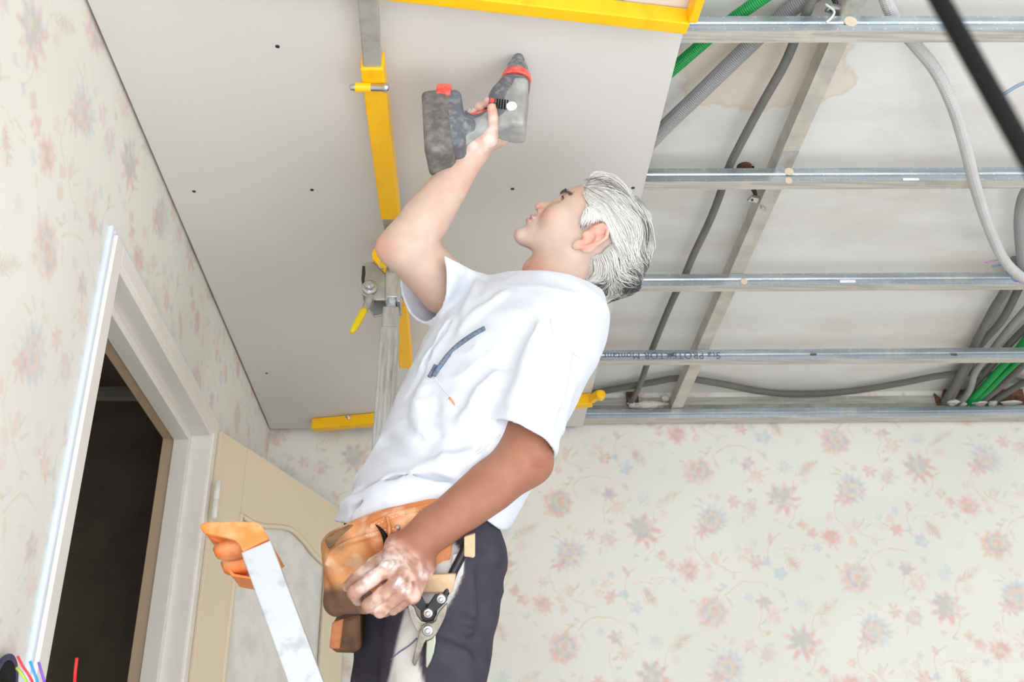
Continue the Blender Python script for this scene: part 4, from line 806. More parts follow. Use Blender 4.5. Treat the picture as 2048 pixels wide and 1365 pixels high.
w = smooth(-q[:, 1], -40, 30)*0.75*smooth(-q[:, 0], 30, 70); col = lerpc(col, srgb(214, 150, 124), w)                         # neck
w = fall(np.hypot((q[:, 0]+103)/22, (q[:, 1]-95)/36), 0.75, 1.0)*smooth(m, 66, 72)*0.55; col = lerpc(col, srgb(228, 150, 130), w)  # ear
lip = ((q[:, 1] > 35) & (q[:, 1] < 53) & (q[:, 0] > 1.0) & (m < 23)).astype(float)*0.55; col = lerpc(col, srgb(206, 128, 118), lip)
stub = np.exp(-(((q[:, 1]-22)/20)**2))*smooth(q[:, 0], -70, -20)*0.05; col = lerpc(col, srgb(196, 186, 180), stub)
col *= (0.94+0.12*nz)[:, None]
HEAD = (V, Fq, col)

# arms: far (raised) and near (hanging to the belt)
RS, RE, RW = cpt(950, 626, 1.985), cpt(812, 494, 1.865), cpt(946, 306, 1.885)
def rarm_field(P):
    d = s_chain(P, [RS, RS+(RE-RS)*0.45, RE], [0.046, 0.047, 0.044])
    d = smin(d, s_cap(P, RS+(RE-RS)*0.45+np.array([-0.004, -0.012, 0]), RE+np.array([0.006, -0.006, 0]), 0.042, 0.038), 0.016)
    d = smin(d, s_cap(P, RE+np.array([-0.010, 0.0, 0.004]), cpt(772, 497, 1.86), 0.034, 0.017), 0.02)
    d = smin(d, s_chain(P, [RE, RE+(RW-RE)*0.28, RE+(RW-RE)*0.6, RW], [0.041, 0.0435, 0.0355, 0.0245]), 0.014)
    # palm, heel of the thumb
    d = smin(d, s_chain(P, [RW, cpt(966, 284, 1.897), cpt(998, 270, 1.90)], [0.0245, 0.024, 0.019]), 0.014)
    d = smin(d, s_cap(P, cpt(953, 292, 1.872), cpt(978, 278, 1.868), 0.017, 0.0165), 0.012)
    d = smin(d, s_chain(P, [cpt(1000, 272, 1.90), cpt(1014, 270, 1.895)], [0.016, 0.012]), 0.012)
    d = smin(d, s_chain(P, [cpt(978, 274, 1.866), cpt(987, 255, 1.856), cpt(986, 236, 1.853), cpt(984, 216, 1.857)], [0.0145, 0.0102, 0.0098, 0.0084]), 0.006)
    for i, (bx, by, mx, my, tx, ty) in enumerate(((1010, 262, 992, 214, 975, 205), (998, 268, 976, 220, 959, 214), (984, 274, 960, 232, 942, 227), (972, 280, 950, 250, 932, 246))):
        d = smin(d, s_chain(P, [cpt(bx, by, 1.915), cpt(mx, my, 1.945), cpt((mx+tx)/2-3, ty-1, 1.935), cpt(tx, ty, 1.893)], [0.012, 0.0104, 0.0104, 0.0098]), 0.003)
    return d
lo = np.array([cpt(745, 300, 1.8)[0], cpt(800, 645, 1.95)[1], -2.06]); hi = np.array([cpt(1030, 300, 1.9)[0], cpt(800, 195, 1.9)[1], -1.77])
V, Fq = isosurf(rarm_field, lo-0.01, hi+0.01, 0.0019)
px, py = pxy(V); nz = vnoise(V, 60, 3); col = np.tile(np.array(srgb(206, 178, 163)), (len(V), 1))
w = smooth(vnoise(V, 22, 2, 5), 0.4, 0.7)*0.35; col = lerpc(col, srgb(208, 156, 136), w)
w = fall(np.hypot(px-760, py-495), 8, 42)*0.5; col = lerpc(col, srgb(224, 150, 128), w)
w = smooth(-py, -330, -285)*smooth(nz, 0.35, 0.7)*0.55; col = lerpc(col, srgb(238, 224, 218), w)
for (tx, ty) in ((973, 208), (958, 219), (942, 232), (984, 222)):
    w = fall(np.hypot(px-tx, py-ty), 4, 13)*0.45; col = lerpc(col, srgb(226, 140, 122), w)
col *= (0.92+0.16*nz)[:, None]; RARM = (V, Fq, col)

LS, LE, LW_ = cpt(1108, 662, 1.765), cpt(1046, 922, 1.635), cpt(818, 1102, 1.545)
MCP = [cpt(776, 1137, 1.492), cpt(795, 1167, 1.484), cpt(812, 1181, 1.489), cpt(825, 1192, 1.50)]
PIP = [cpt(709, 1186, 1.488), cpt(738, 1211, 1.484), cpt(760, 1223, 1.490), cpt(785, 1219, 1.502)]
DIP = [cpt(716, 1200, 1.510), cpt(748, 1218, 1.508), cpt(770, 1224, 1.514), cpt(796, 1216, 1.524)]
WR = [cpt(793, 1092, 1.545), cpt(812, 1104, 1.540), cpt(830, 1117, 1.542), cpt(845, 1130, 1.550)]
def larm_field(P):
    d = s_chain(P, [LS, LS+(LE-LS)*0.5, LE], [0.052, 0.047, 0.041])
    d = smin(d, s_cap(P, LE+np.array([0.006, 0.004, 0]), cpt(1076, 930, 1.64), 0.032, 0.021), 0.016)
    d = smin(d, s_chain(P, [LE, LE+(LW_-LE)*0.3, LE+(LW_-LE)*0.65, LW_], [0.039, 0.040, 0.0335, 0.0265]), 0.016)
    d = smin(d, s_cap(P, LW_+(LE-LW_)*0.25+np.array([-0.008, 0.004, 0]), LW_, 0.026, 0.024), 0.012)
    h = None
    for k in range(4):
        e = s_cap(P, WR[k], MCP[k], 0.0175, 0.0118); h = e if h is None else smin(h, e, 0.010)
    h = smin(h, s_cap(P, cpt(800, 1105, 1.56), cpt(775, 1150, 1.525), 0.018, 0.015), 0.014)
    h = smin(h, s_cap(P, cpt(850, 1132, 1.552), cpt(842, 1160, 1.54), 0.014, 0.012), 0.01)
    fg = np.full(len(P), 1.0, np.float32)
    for k in range(4):
        r = (0.0106, 0.0104, 0.0098, 0.0087)[k]
        e = s_chain(P, [MCP[k], (MCP[k]+PIP[k])/2+np.array([0, 0.001, 0.002]), PIP[k], DIP[k]], [r*1.05, r*0.98, r*0.97, r*0.80], 0.003)
        e = smin(e, s_ell(P, MCP[k]+np.array([0, 0.001, 0.002]), (0.0112, 0.0112, 0.0112)), 0.004); fg = smin(fg, e, 0.0010)
        e = s_cap(P, DIP[k], DIP[k]+np.array([0.012, 0.002, -0.016], np.float32), r*0.80, r*0.72); fg = smin(fg, e, 0.0012)
    h = smin(h, fg, 0.004)
    t = s_chain(P, [cpt(790, 1112, 1.545), cpt(746, 1132, 1.520), cpt(716, 1156, 1.512), cpt(696, 1174, 1.518)], [0.017, 0.0118, 0.0104, 0.0082]); h = smin(h, t, 0.002)
    for a, b in ((0, 1), (1, 2), (2, 3)):                # tendons between wrist and knuckles, hollows between them
        g = s_cap(P, (WR[a]+WR[b])/2*0.35+(MCP[a]+MCP[b])/2*0.65+np.array([0, 0, 0.017], np.float32), (MCP[a]+MCP[b])/2+np.array([0, 0, 0.013], np.float32), 0.0035, 0.005); h = smax(h, -g, 0.009)
    for k in range(4):
        for tt in (0.82, 0.92):
            c0 = MCP[k]*(1-tt)+PIP[k]*tt; dr = unit(PIP[k]-MCP[k]); sd = unit(np.cross(dr, (0, 0, 1))); c0 = c0+np.array([0, 0, 0.0125], np.float32)
            h = smax(h, -s_cap(P, c0-sd*0.006, c0+sd*0.006, 0.0010, 0.0010), 0.0025)
    d = smin(d, h, 0.014)
    return d
CREASE = [[trace(larm_field, *q, 1.3, 1.9) for q in c] for c in (((1064, 906), (1076, 912), (1087, 916)), ((1060, 916), (1074, 924), (1088, 926)), ((1066, 934), (1078, 936), (1088, 938)), ((800, 1082), (815, 1098), (838, 1118)), ((790, 1088), (806, 1106), (830, 1126)))]
def larm_full(P):
    d = larm_field(P)
    for i, c in enumerate(CREASE): d = smax(d, -s_chain(P, [q+np.array([0, 0, 0.001], np.float32) for q in c], [0.0008, 0.0022, 0.0008]), 0.006 if i < 3 else 0.004)
    return d
lo = np.array([cpt(685, 900, 1.56)[0], cpt(800, 1240, 1.56)[1], -1.80]); hi = np.array([cpt(1150, 700, 1.75)[0], cpt(1000, 690, 1.76)[1], -1.445])
V, Fq = isosurf(larm_full, lo-0.01, hi+0.01, 0.0018)
px, py = pxy(V); nz = vnoise(V, 60, 3); n2 = vnoise(V, 150, 3, 2)
col = np.tile(np.array(srgb(162, 114, 92)), (len(V), 1)); w = smooth(py, 920, 1120)*0.5; col = lerpc(col, srgb(144, 90, 70), w)  # near arm: tan plus its relative shade, both put into the skin colour
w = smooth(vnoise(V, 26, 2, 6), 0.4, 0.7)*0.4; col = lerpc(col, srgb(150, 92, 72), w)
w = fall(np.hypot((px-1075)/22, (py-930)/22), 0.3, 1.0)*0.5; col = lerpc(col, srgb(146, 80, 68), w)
hand = smooth(-px*0.62+py*0.78, 335, 372)
w = hand*(0.25+0.5*smooth(nz, 0.4, 0.65)); col = lerpc(col, srgb(222, 190, 176), w)
for (tx, ty, r, a) in ((775, 1128, 26, 0.75), (742, 1150, 24, 0.6), (797, 1166, 16, 0.75), (812, 1178, 14, 0.75), (730, 1172, 22, 0.4), (845, 1150, 14, 0.5), (800, 1120, 20, 0.35), (752, 1212, 16, 0.3)):
    w = fall(np.hypot(px-tx, py-ty), r*0.3, r)*a*(0.4+0.8*smooth(n2, 0.35, 0.6)); col = lerpc(col, srgb(240, 232, 228), np.clip(w, 0, 1))
for a, b in ((MCP[0], MCP[1]), (MCP[1], MCP[2]), (MCP[2], MCP[3])): pass
col *= (0.90+0.2*nz)[:, None]; LARM = (V, Fq, col)

# torso axis, front and side of the chest
T0, T1 = cpt(842, 1045, 1.725), cpt(1082, 598, 1.905); TA = unit(T1-T0).astype(np.float32); TL = np.linalg.norm(T1-T0)
fa = math.radians(35); TS = np.array([math.sin(fa), 0.0, math.cos(fa)]); TS = unit(TS-TA*np.dot(TS, TA)).astype(np.float32); TF = unit(np.cross(TS, TA)).astype(np.float32)
if TF[0] > 0: TF = -TF
ST = np.array([(-0.06, 0.103, 0.143, 0.0), (0.0, 0.105, 0.146, 0.0), (0.10, 0.108, 0.152, 0.0), (0.20, 0.112, 0.165, 0.004), (0.30, 0.113, 0.176, 0.008), (0.38, 0.106, 0.180, 0.006), (0.44, 0.090, 0.160, 0.0), (0.49, 0.070, 0.115, -0.004), (0.53, 0.055, 0.070, -0.004), (0.60, 0.05, 0.06, 0)], np.float32)
def torso(P, grow=0.0):
    q = P-T0; t = q@TA; x = q@TF; y = q@TS; a = np.interp(t, ST[:, 0], ST[:, 1])+grow; b = np.interp(t, ST[:, 0], ST[:, 2])+grow; o = np.interp(t, ST[:, 0], ST[:, 3])
    x = x-o; k0 = np.sqrt((x/a)**2+(y/b)**2); k1 = np.sqrt((x/(a*a))**2+(y/(b*b))**2); return (k0*(k0-1)/np.maximum(k1, 1e-5)).astype(np.float32)
def core_field(P):
    d = smax(torso(P, -0.022), (P-T1)@TA-0.03, 0.02); d = smax(d, -((P-T0)@TA)-0.05, 0.02)
    d = smin(d, s_cap(P, RS, T1*0.6+RS*0.4, 0.042, 0.042), 0.03); d = smin(d, s_cap(P, LS, T1*0.6+LS*0.4, 0.048, 0.045), 0.03)
    d = smin(d, s_ell(P, T0, (0.11, 0.10, 0.12)), 0.03)
    for L in (LEGN, LEGF): d = smin(d, s_chain(P, L, [0.066, 0.058, 0.045, 0.036]), 0.03)
    return d
def leg(hx, hy, hd, kx, ky, kd, foot):
    h, k = cpt(hx, hy, hd), cpt(kx, ky, kd); an = w2c(foot); kn = k+(an-k)*0.34; return [h, k, kn.astype(np.float32), an]
FN, FFt = np.array([0.0, 1.575, 0.70]), np.array([-0.02, 1.72, 0.70])
LEGN = leg(896, 1120, 1.665, 866, 1365, 1.585, FN); LEGF = leg(822, 1120, 1.80, 803, 1365, 1.715, FFt)
allp = np.array([T0, T1, RS, LS]+LEGN+LEGF)
V, Fq = isosurf(core_field, allp.min(0)-0.2, allp.max(0)+0.2, 0.010); CORE = (V, Fq, np.tile(SK, (len(V), 1)))
V, Fq, col = merge([HEAD, RARM, LARM, CORE])
sculpt('body', V, Fq, M_SKIN, man, col)
# eyes
for sgn in (1, -1):
    c = fromhead((-25.5, 107, 30*sgn)); look = unit(H_F*0.93+H_U*0.30); ax = look/np.linalg.norm(look); s = Shp(); prof = [(-0.012+0.024*i/16, 0.012*math.sqrt(max(0.0004, 1-(-1+2*i/16)**2))) for i in range(17)]
    cw = c2w(c[None])[0]; aw = AXR*ax[0]+AXU*ax[1]-AXF*ax[2]; s.lathe(cw, aw, prof, 18); ey = obj('eye', s, simple('eye_white', (226, 218, 210), 0.15), man, smooth=True)
    s = Shp(); s.lathe(cw, aw, [(0.0100, 0.0056), (0.0113, 0.0052), (0.0124, 0.0026), (0.0126, 0.0004)], 16); obj('iris', s, simple('dark_iris', (52, 40, 34), 0.12), ey, smooth=True)
    lash = [fromhead(p)+H_F*0.0018 for p in ((-13, 107.5, 17*sgn), (-8.6, 111.2, 25*sgn), (-10.6, 111.6, 34*sgn), (-21, 107.0, 44*sgn), (-23, 105.2, 47*sgn))]; s = Shp(); s.tube(c2w(spline(np.array(lash, float), 16)), np.interp(np.linspace(0, 1, 16), [0, 0.5, 1], [0.0004, 0.0011, 0.0004]), 6); obj('eyelash', s, simple('dark_lash', (70, 56, 50), 0.6), man, smooth=True)
# ------------------------------------------------------------------ hair
HAIRP = [(-14, 152), (-26, 142), (-44, 133), (-56, 122), (-63, 112), (-70, 103), (-77, 106), (-82, 117), (-98, 130), (-116, 128), (-126, 110), (-124, 92), (-116, 78), (-106, 58), (-112, 40), (-128, 22), (-160, 8), (-240, 0), (-260, 120), (-200, 260), (-20, 260), (-4, 190)]
def cap_field(P):
    q = tohead(P); d = s_ell(q, (-103, 124, 0), (97, 80, 78)); d = smin(d, s_cap(q, (-165, 95, 0), (-160, 36, 0), 46, 40), 20); d = smin(d, s_ell(q, (-42, 160, 0), (36, 30, 50)), 16)
    mid = np.clip(1-np.abs(q[:, 2])/60, 0, 1); r = s_poly(q[:, 0], q[:, 1], HAIRP); rag = (vnoise(q/1000, 160, 2)-0.5)*7
    d = d+(vnoise(np.stack([q[:, 0]*0.35, q[:, 1]*0.9, q[:, 2]], 1)/1000, 95, 2)-0.5)*7.0
    return smax(d, r+rag+7, 4)/1000.0
V, Fq = isosurf(cap_field, fromhead((-120, 110, 0))-0.16, fromhead((-120, 110, 0))+0.16, 0.0024)
nz = vnoise(tohead(V)/1000*np.array([1, 1, 1]), 60, 3); q = tohead(V)
g = np.array(srgb(198, 195, 191)); col = np.tile(g, (len(V), 1))*(0.6+0.6*nz)[:, None]; CAPM = (V, Fq, col)
def strands():
    rng = np.random.default_rng(11); n = 19000; u = rng.normal(size=(n, 3)); u /= np.linalg.norm(u, axis=1)[:, None]
    root = np.array([-102, 123, 0])+u*np.array([95, 78, 76]); add = rng.random((2600, 3)); nape = np.stack([-118-75*add[:, 0], 12+75*add[:, 1], (add[:, 2]*2-1)*42], 1)
    rad = 43.0; nz_ = np.sqrt(np.clip(1-(np.clip((nape[:, 0]+160)/rad, -1, 1))**2, 0.02, 1)); nape[:, 2] = np.sign(nape[:, 2])*nz_*rad
    fr = rng.random((900, 3)); fore = np.stack([-14-40*fr[:, 0], 150+30*fr[:, 1], (fr[:, 2]*2-1)*52], 1)
    tm = rng.random((1500, 3)); temp = np.stack([-58-34*tm[:, 0], 98+44*tm[:, 1], 62+0*tm[:, 2]], 1); temp[:, 2] = 76*np.sqrt(np.clip(1-((temp[:, 0]+102)/95)**2-((temp[:, 1]-123)/78)**2, 0.05, 1)); root = np.concatenate([root, nape, fore, temp]); ok = (s_poly(root[:, 0].astype(np.float32), root[:, 1].astype(np.float32), HAIRP) < -0.5) & (root[:, 2] > -60); root = root[ok]
    ok = ~((np.hypot((root[:, 0]+104)/25, (root[:, 1]-95)/36) < 1.15) & (root[:, 2] > 30)); root = root[ok]
    if len(root) > 11500: root = root[rng.permutation(len(root))[:11500]]
    n = len(root); K = 11; L = rng.uniform(48, 92, n); L = np.where(root[:, 1] < 80, L*0.62, L); L = np.where(root[:, 0] > -60, L*1.15, L)
    P = np.zeros((n, K, 3)); P[:, 0] = root; p = root.copy(); C = np.array([-103, 122, 0]); R = np.array([99, 82, 80])
    lift = rng.uniform(0.2, 1.0, n)*np.where(root[:, 1] > 150, 1.5, 1.0)
    jit = rng.uniform(-5, 7, n); sb = (root[:, 0] > -90) & (root[:, 1] < 132) & (root[:, 2] > 40); L = np.where(sb, rng.uniform(10, 18, n), L)
    for k in range(1, K):
        t = k/(K-1); low = np.clip((110-p[:, 1])/90, 0, 1); ear = np.clip(1-np.hypot(p[:, 0]+100, p[:, 1]-110)/60, 0, 1)
        w1 = vnoise(p/1000, 24, 2, 1)-0.5; w2 = vnoise(p/1000, 24, 2, 2)-0.5; ph = np.sin(k*0.9+root[:, 0]*0.11+root[:, 1]*0.09)
        front = np.clip((root[:, 0]+62)/40, 0, 1)*np.clip((root[:, 1]-140)/12, 0, 1)
        d = np.stack([-1.0+0.85*low+1.5*front*(0.32-t)*1.6, -0.28-0.75*low+0.1*ear+front*1.7*(0.45-t)+0.20*ph, 0.12*np.sign(p[:, 2])+0*p[:, 2]], 1)
        sw = (sb*np.clip((132-p[:, 1])/22, 0, 1))[:, None]; d = d*(1-sw)+sw*np.array([-0.45, -1.0, 0.05])
        d[:, 0] += w1*1.1; d[:, 1] += w2*1.3; d[:, 2] += (w1-w2)*0.9
        N = (p-C)/(R*R); N /= np.linalg.norm(N, axis=1)[:, None]
        d -= N*np.sum(d*N, 1)[:, None]*0.85; d /= np.linalg.norm(d, axis=1)[:, None]; d += N*(0.26*lift*(1-t)-0.06*t)[:, None]
        p = p+d*(L/(K-1))[:, None]; kk = np.sqrt((((p-C)/R)**2).sum(1)); inside = (kk < 1.02) & (p[:, 1] > 70); p = np.where(inside[:, None], C+(p-C)/kk[:, None]*1.02, p); fm = np.interp(p[:, 1], [0, 10, 65, 100, 177, 200], [-172, -178, -203, -219, -180, -140])+jit; p[:, 0] = np.where(p[:, 0] < fm, fm+0.25*(p[:, 0]-fm), p[:, 0]); P[:, k] = p
    bad = ((np.hypot((P[:, :, 0]+105)/21, (P[:, :, 1]-94)/33) < 1.0) & (P[:, :, 2] > 30)).any(1); P = P[~bad]; root = root[~bad]; n = len(root)
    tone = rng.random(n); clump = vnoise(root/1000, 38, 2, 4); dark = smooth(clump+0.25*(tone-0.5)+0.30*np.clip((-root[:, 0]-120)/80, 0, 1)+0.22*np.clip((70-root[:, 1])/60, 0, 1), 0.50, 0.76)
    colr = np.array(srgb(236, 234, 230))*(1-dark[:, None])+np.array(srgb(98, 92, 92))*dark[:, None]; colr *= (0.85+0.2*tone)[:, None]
    W = np.empty_like(P)
    for k in range(K): W[:, k] = fromhead(P[:, k])
    T = np.gradient(W, axis=1); T /= np.linalg.norm(T, axis=2)[..., None]; ref = np.array([0.3, 0.2, 1.0]); A = np.cross(T, ref); A /= np.linalg.norm(A, axis=2)[..., None]; B = np.cross(T, A)
    r0 = rng.uniform(0.00042, 0.00085, n); prof = np.interp(np.linspace(0, 1, K), [0, 0.15, 0.7, 1], [0.7, 1, 0.85, 0.12]); rr = r0[:, None]*prof[None]
    ring = [W+rr[..., None]*(math.cos(a)*A+math.sin(a)*B) for a in (0, 2.094, 4.189)]; Vv = np.stack(ring, 2).reshape(-1, 3)
    i = np.arange(n)[:, None, None]*K*3+np.arange(K-1)[None, :, None]*3; j = np.arange(3)[None, None, :]; j2 = (j+1) % 3
    Fq = np.stack([i+j, i+j2, i+3+j2, i+3+j], -1).reshape(-1, 4); return Vv.astype(np.float32), Fq.astype(np.int32), np.repeat(colr, K*3, 0)
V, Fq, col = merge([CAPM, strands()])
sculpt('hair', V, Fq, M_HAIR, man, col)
def brow():
    rng = np.random.default_rng(5); n = 300; t = rng.random(n); side = np.where(rng.random(n) < 0.6, 1, -1); base = np.stack([np.interp(t, [0, 0.5, 1], [-2, -5, -22]), np.interp(t, [0, 0.5, 1], [115, 121, 122])+rng.normal(size=n)*1.7, np.interp(t, [0, 0.5, 1], [9, 24, 46])*side], 1)
    d = np.stack([-0.2+0.2*rng.normal(size=n)+0.9*(1-t), 0.75+0*t, side*(0.4+0.9*t)], 1); d /= np.linalg.norm(d, axis=1)[:, None]; L = rng.uniform(3.5, 6.5, n); K = 3; s = np.linspace(0, 1, K)
    P = base[:, None]+d[:, None]*(L[:, None]*s[None])[..., None]+np.stack([2.2+0*t, 0*t, side*(1.0+3.5*t)], 1)[:, None]; W = fromhead(P.reshape(-1, 3)).reshape(n, K, 3); T = np.gradient(W, axis=1); A = np.cross(T, [0.1, 0.2, 1.0]); A /= np.linalg.norm(A, axis=2)[..., None]; B = np.cross(T, A); B /= np.linalg.norm(B, axis=2)[..., None]
    rr = np.array([0.0004, 0.00042, 0.0001]); Vv = np.stack([W+rr[None, :, None]*(math.cos(a)*A+math.sin(a)*B) for a in (0, 2.094, 4.189)], 2).reshape(-1, 3)
    i = np.arange(n)[:, None, None]*K*3+np.arange(K-1)[None, :, None]*3; j = np.arange(3)[None, None, :]; j2 = (j+1) % 3
    return Vv.astype(np.float32), np.stack([i+j, i+j2, i+3+j2, i+3+j], -1).reshape(-1, 4).astype(np.int32), np.tile(np.array(srgb(116, 108, 104)), (len(Vv), 1))
sculpt('eyebrow', *brow()[:2], M_HAIR, man, brow()[2])

# ------------------------------------------------------------------ T-shirt
SLN0, SLN1 = cpt(1102, 672, 1.765), cpt(1046, 880, 1.645)                         # near sleeve
SLF0, SLF1 = cpt(968, 606, 1.985), cpt(850, 561, 1.898)                           # far sleeve
an = unit(SLN1-SLN0).astype(np.float32); af = unit(unit(SLF1-SLF0)+np.array([-0.10, -0.30, 0.05])).astype(np.float32)
def shirt_solids(P):
    d = torso(P, 0.010)
    d = smin(d, s_cap(P, SLN0+np.array([0.0, 0.01, -0.03]), SLN0, 0.078, 0.072), 0.03)
    d = smin(d, s_cap(P, T1+np.array([-0.02, -0.045, -0.03]), SLF0, 0.062, 0.068), 0.03)
    sn = s_chain(P, [SLN0, SLN0+(SLN1-SLN0)*0.5, SLN1+(SLN1-SLN0)*0.25], [0.073, 0.0625, 0.053])
    sf = s_chain(P, [SLF0, SLF1+(SLF1-SLF0)*0.45], [0.073, 0.079]); return d, sn, sf
def shirt_base(P): d, sn, sf = shirt_solids(P); return smin(smin(d, sn, 0.022), sf, 0.022)
FOLDS = [([(700, 982), (752, 958), (820, 944), (905, 952)], 0.013, 1), ([(694, 1012), (760, 986), (830, 972), (935, 984)], 0.014, 1), ([(716, 1030), (790, 1002), (860, 986), (930, 998)], 0.011, 1),
         ([(700, 998), (760, 972), (830, 957), (910, 966)], 0.006, -1), ([(705, 1024), (770, 994), (850, 978), (930, 990)], 0.005, -1),
         ([(858, 905), (905, 925), (960, 915)], 0.010, 1), ([(835, 860), (880, 890), (940, 880)], 0.008, -1),
         ([(1010, 730), (960, 790), (935, 850)], 0.011, 1), ([(985, 720), (940, 770), (915, 820)], 0.008, -1), ([(850, 770), (838, 820), (850, 870)], 0.010, 1), ([(870, 800), (862, 840), (880, 875)], 0.007, -1),
         ([(1075, 655), (1050, 740), (1030, 815)], 0.009, 1), ([(1095, 660), (1078, 760), (1062, 850)], 0.007, -1), ([(1130, 680), (1118, 770), (1090, 870)], 0.009, 1), ([(1160, 690), (1150, 760), (1125, 830)], 0.007, -1),
         ([(1052, 640), (1020, 690), (1005, 740)], 0.009, -1), ([(940, 555), (915, 600), (905, 640)], 0.008, -1), ([(965, 550), (945, 590), (930, 640)], 0.008, 1), ([(905, 640), (880, 690), (850, 735)], 0.010, 1),
         ([(1005, 590), (960, 625), (925, 660)], 0.007, 1), ([(760, 880), (810, 900), (870, 905)], 0.008, -1), ([(735, 915), (790, 930), (860, 930)], 0.009, 1), ([(900, 650), (860, 720), (815, 790)], 0.005, -1)]
FCURV = []
for pts, r, sg in FOLDS:
    P3 = [trace(shirt_base, x, y, 1.3, 2.2) for x, y in pts]; P3 = spline(np.array(P3, float), 9)
    FCURV.append((P3.astype(np.float32), r, sg))
HEM = np.array([(640, 1050), (690, 1049), (720, 1046), (760, 1034), (810, 1013), (850, 1003), (890, 999), (930, 1004), (965, 1030), (1000, 1060), (1060, 1075)], np.float32)
HEMX = (HEM[:, 0]-CX)/F_PX*1.66; HEMY = (CY-HEM[:, 1])/F_PX*1.66
def shirt_field(P):
    tr, sn, sf = shirt_solids(P); b = smin(smin(tr, sn, 0.022), sf, 0.022); d = b.copy()
    for C, r, sg in FCURV:
        near = np.linalg.norm(P-C[len(C)//2], axis=1) < 0.16
        if not near.any(): continue
        e = s_chain(P[near], C+np.array([0, 0, -0.3*r if sg > 0 else 0.5*r], np.float32), [r*0.45]+[r]*(len(C)-2)+[r*0.35]); dn = d[near]
        d[near] = smin(dn, e, r*2.2) if sg > 0 else smax(dn, -e, r*2.2)
    wr = vnoise(np.stack([P@TF*0.7, P@TS*1.0, P@TA*1.6], 1), 13, 2, 3); rel = d-b+(np.abs(wr-0.5)-0.12)*0.016; dn_, df_ = sn+rel, sf+rel
    en = (P-SLN1)@an-0.32*((P-SLN1)@np.array([0.85, 0.25, 0.45], np.float32)); ef = (P-SLF1)@af-0.004
    n2 = smax(dn_, en, 0.003); n2 = np.maximum(n2, -np.maximum(dn_+0.0065, -((P-SLN0)@an)+0.09))
    f2 = smax(df_, ef, 0.003); f2 = np.maximum(f2, -np.maximum(df_+0.0065, -((P-SLF0)@unit(SLF1-SLF0))+0.04))
    d = smin(smin(tr+rel, n2, 0.014), f2, 0.014)
    q = P-T1; d = smax(d, q@unit(TA+0.28*TF)-0.012, 0.003)
    hy = np.interp(P[:, 0], HEMX, HEMY)+0.10*(P[:, 2]+1.66); d = smax(d, hy-P[:, 1], 0.004)
    neck = s_cap(P, T1-TA*0.02, T1+TA*0.1, 0.052, 0.054); d = smax(d, -neck, 0.004)
    return d
lo = np.array([cpt(660, 900, 1.7)[0], cpt(800, 1085, 1.75)[1], -2.12]); hi = np.array([cpt(1215, 700, 1.8)[0], cpt(900, 480, 2.0)[1], -1.52])
V, Fq = isosurf(shirt_field, lo, hi, 0.0033, slack=1.9); V = relax(V, Fq, 1, 0.4)
px, py = pxy(V); N = normals(V, Fq)
col = np.tile(np.array(srgb(212, 216, 226)), (len(V), 1))
yoke = [(1102, 588), (1160, 584), (1185, 640), (1186, 700), (1168, 722), (1146, 700), (1112, 672), (1102, 640)]
w = (inpoly(px, py, yoke) & (N[:, 2] > -0.1)).astype(float)*0.8; col = lerpc(col, srgb(212, 216, 230), w)
shirt = sculpt('t_shirt', V, Fq, M_SHIRT, man, col)
def on_shirt(px, py, out=0.0): p = trace(shirt_field, px, py, 1.3, 2.2); return p+np.array([0, 0, out], np.float32)
def ribbon(nm, pts, wpx, mat, parent, n=24, out=0.0015, f=on_shirt, flat=0.35):
    P3 = spline(np.array([f(x, y) for x, y in pts], float), n); P3[:, 2] += out; s = Shp(); s.tube(c2w(P3), wpx, 8, squash=1.0); return obj(nm, s, mat, parent, smooth=True)
M_ZIP = simple('grey_blue_zip', (108, 122, 140), 0.5, 0, 0.3, 220, rgb2=(70, 84, 104))
M_SEAM = simple('white_seam', (232, 233, 240), 0.8)
ribbon('zip', [(970, 657), (945, 671), (918, 690), (895, 713), (877, 738), (868, 752)], 0.0044, M_ZIP, shirt)
ribbon('zip_pull', [(872, 730), (866, 742), (859, 754)], 0.0034, M_ZIP, shirt, 8, 0.004)
ribbon('pocket_seam', [(868, 752), (884, 775), (905, 800), (914, 815)], 0.0011, M_SEAM, shirt, 12, 0.0004)
ribbon('care_tag', [(899, 796), (905, 803), (910, 810)], 0.0020, simple('orange_tag', (232, 160, 110), 0.6), shirt, 6, 0.001)
ribbon('side_seam', [(1000, 870), (975, 890), (950, 910), (932, 928)], 0.0013, M_SEAM, shirt, 14, 0.0005)
ribbon('yoke_seam', [(1102, 640), (1112, 672), (1146, 704), (1170, 722)], 0.0013, M_SEAM, shirt, 14, 0.0005)

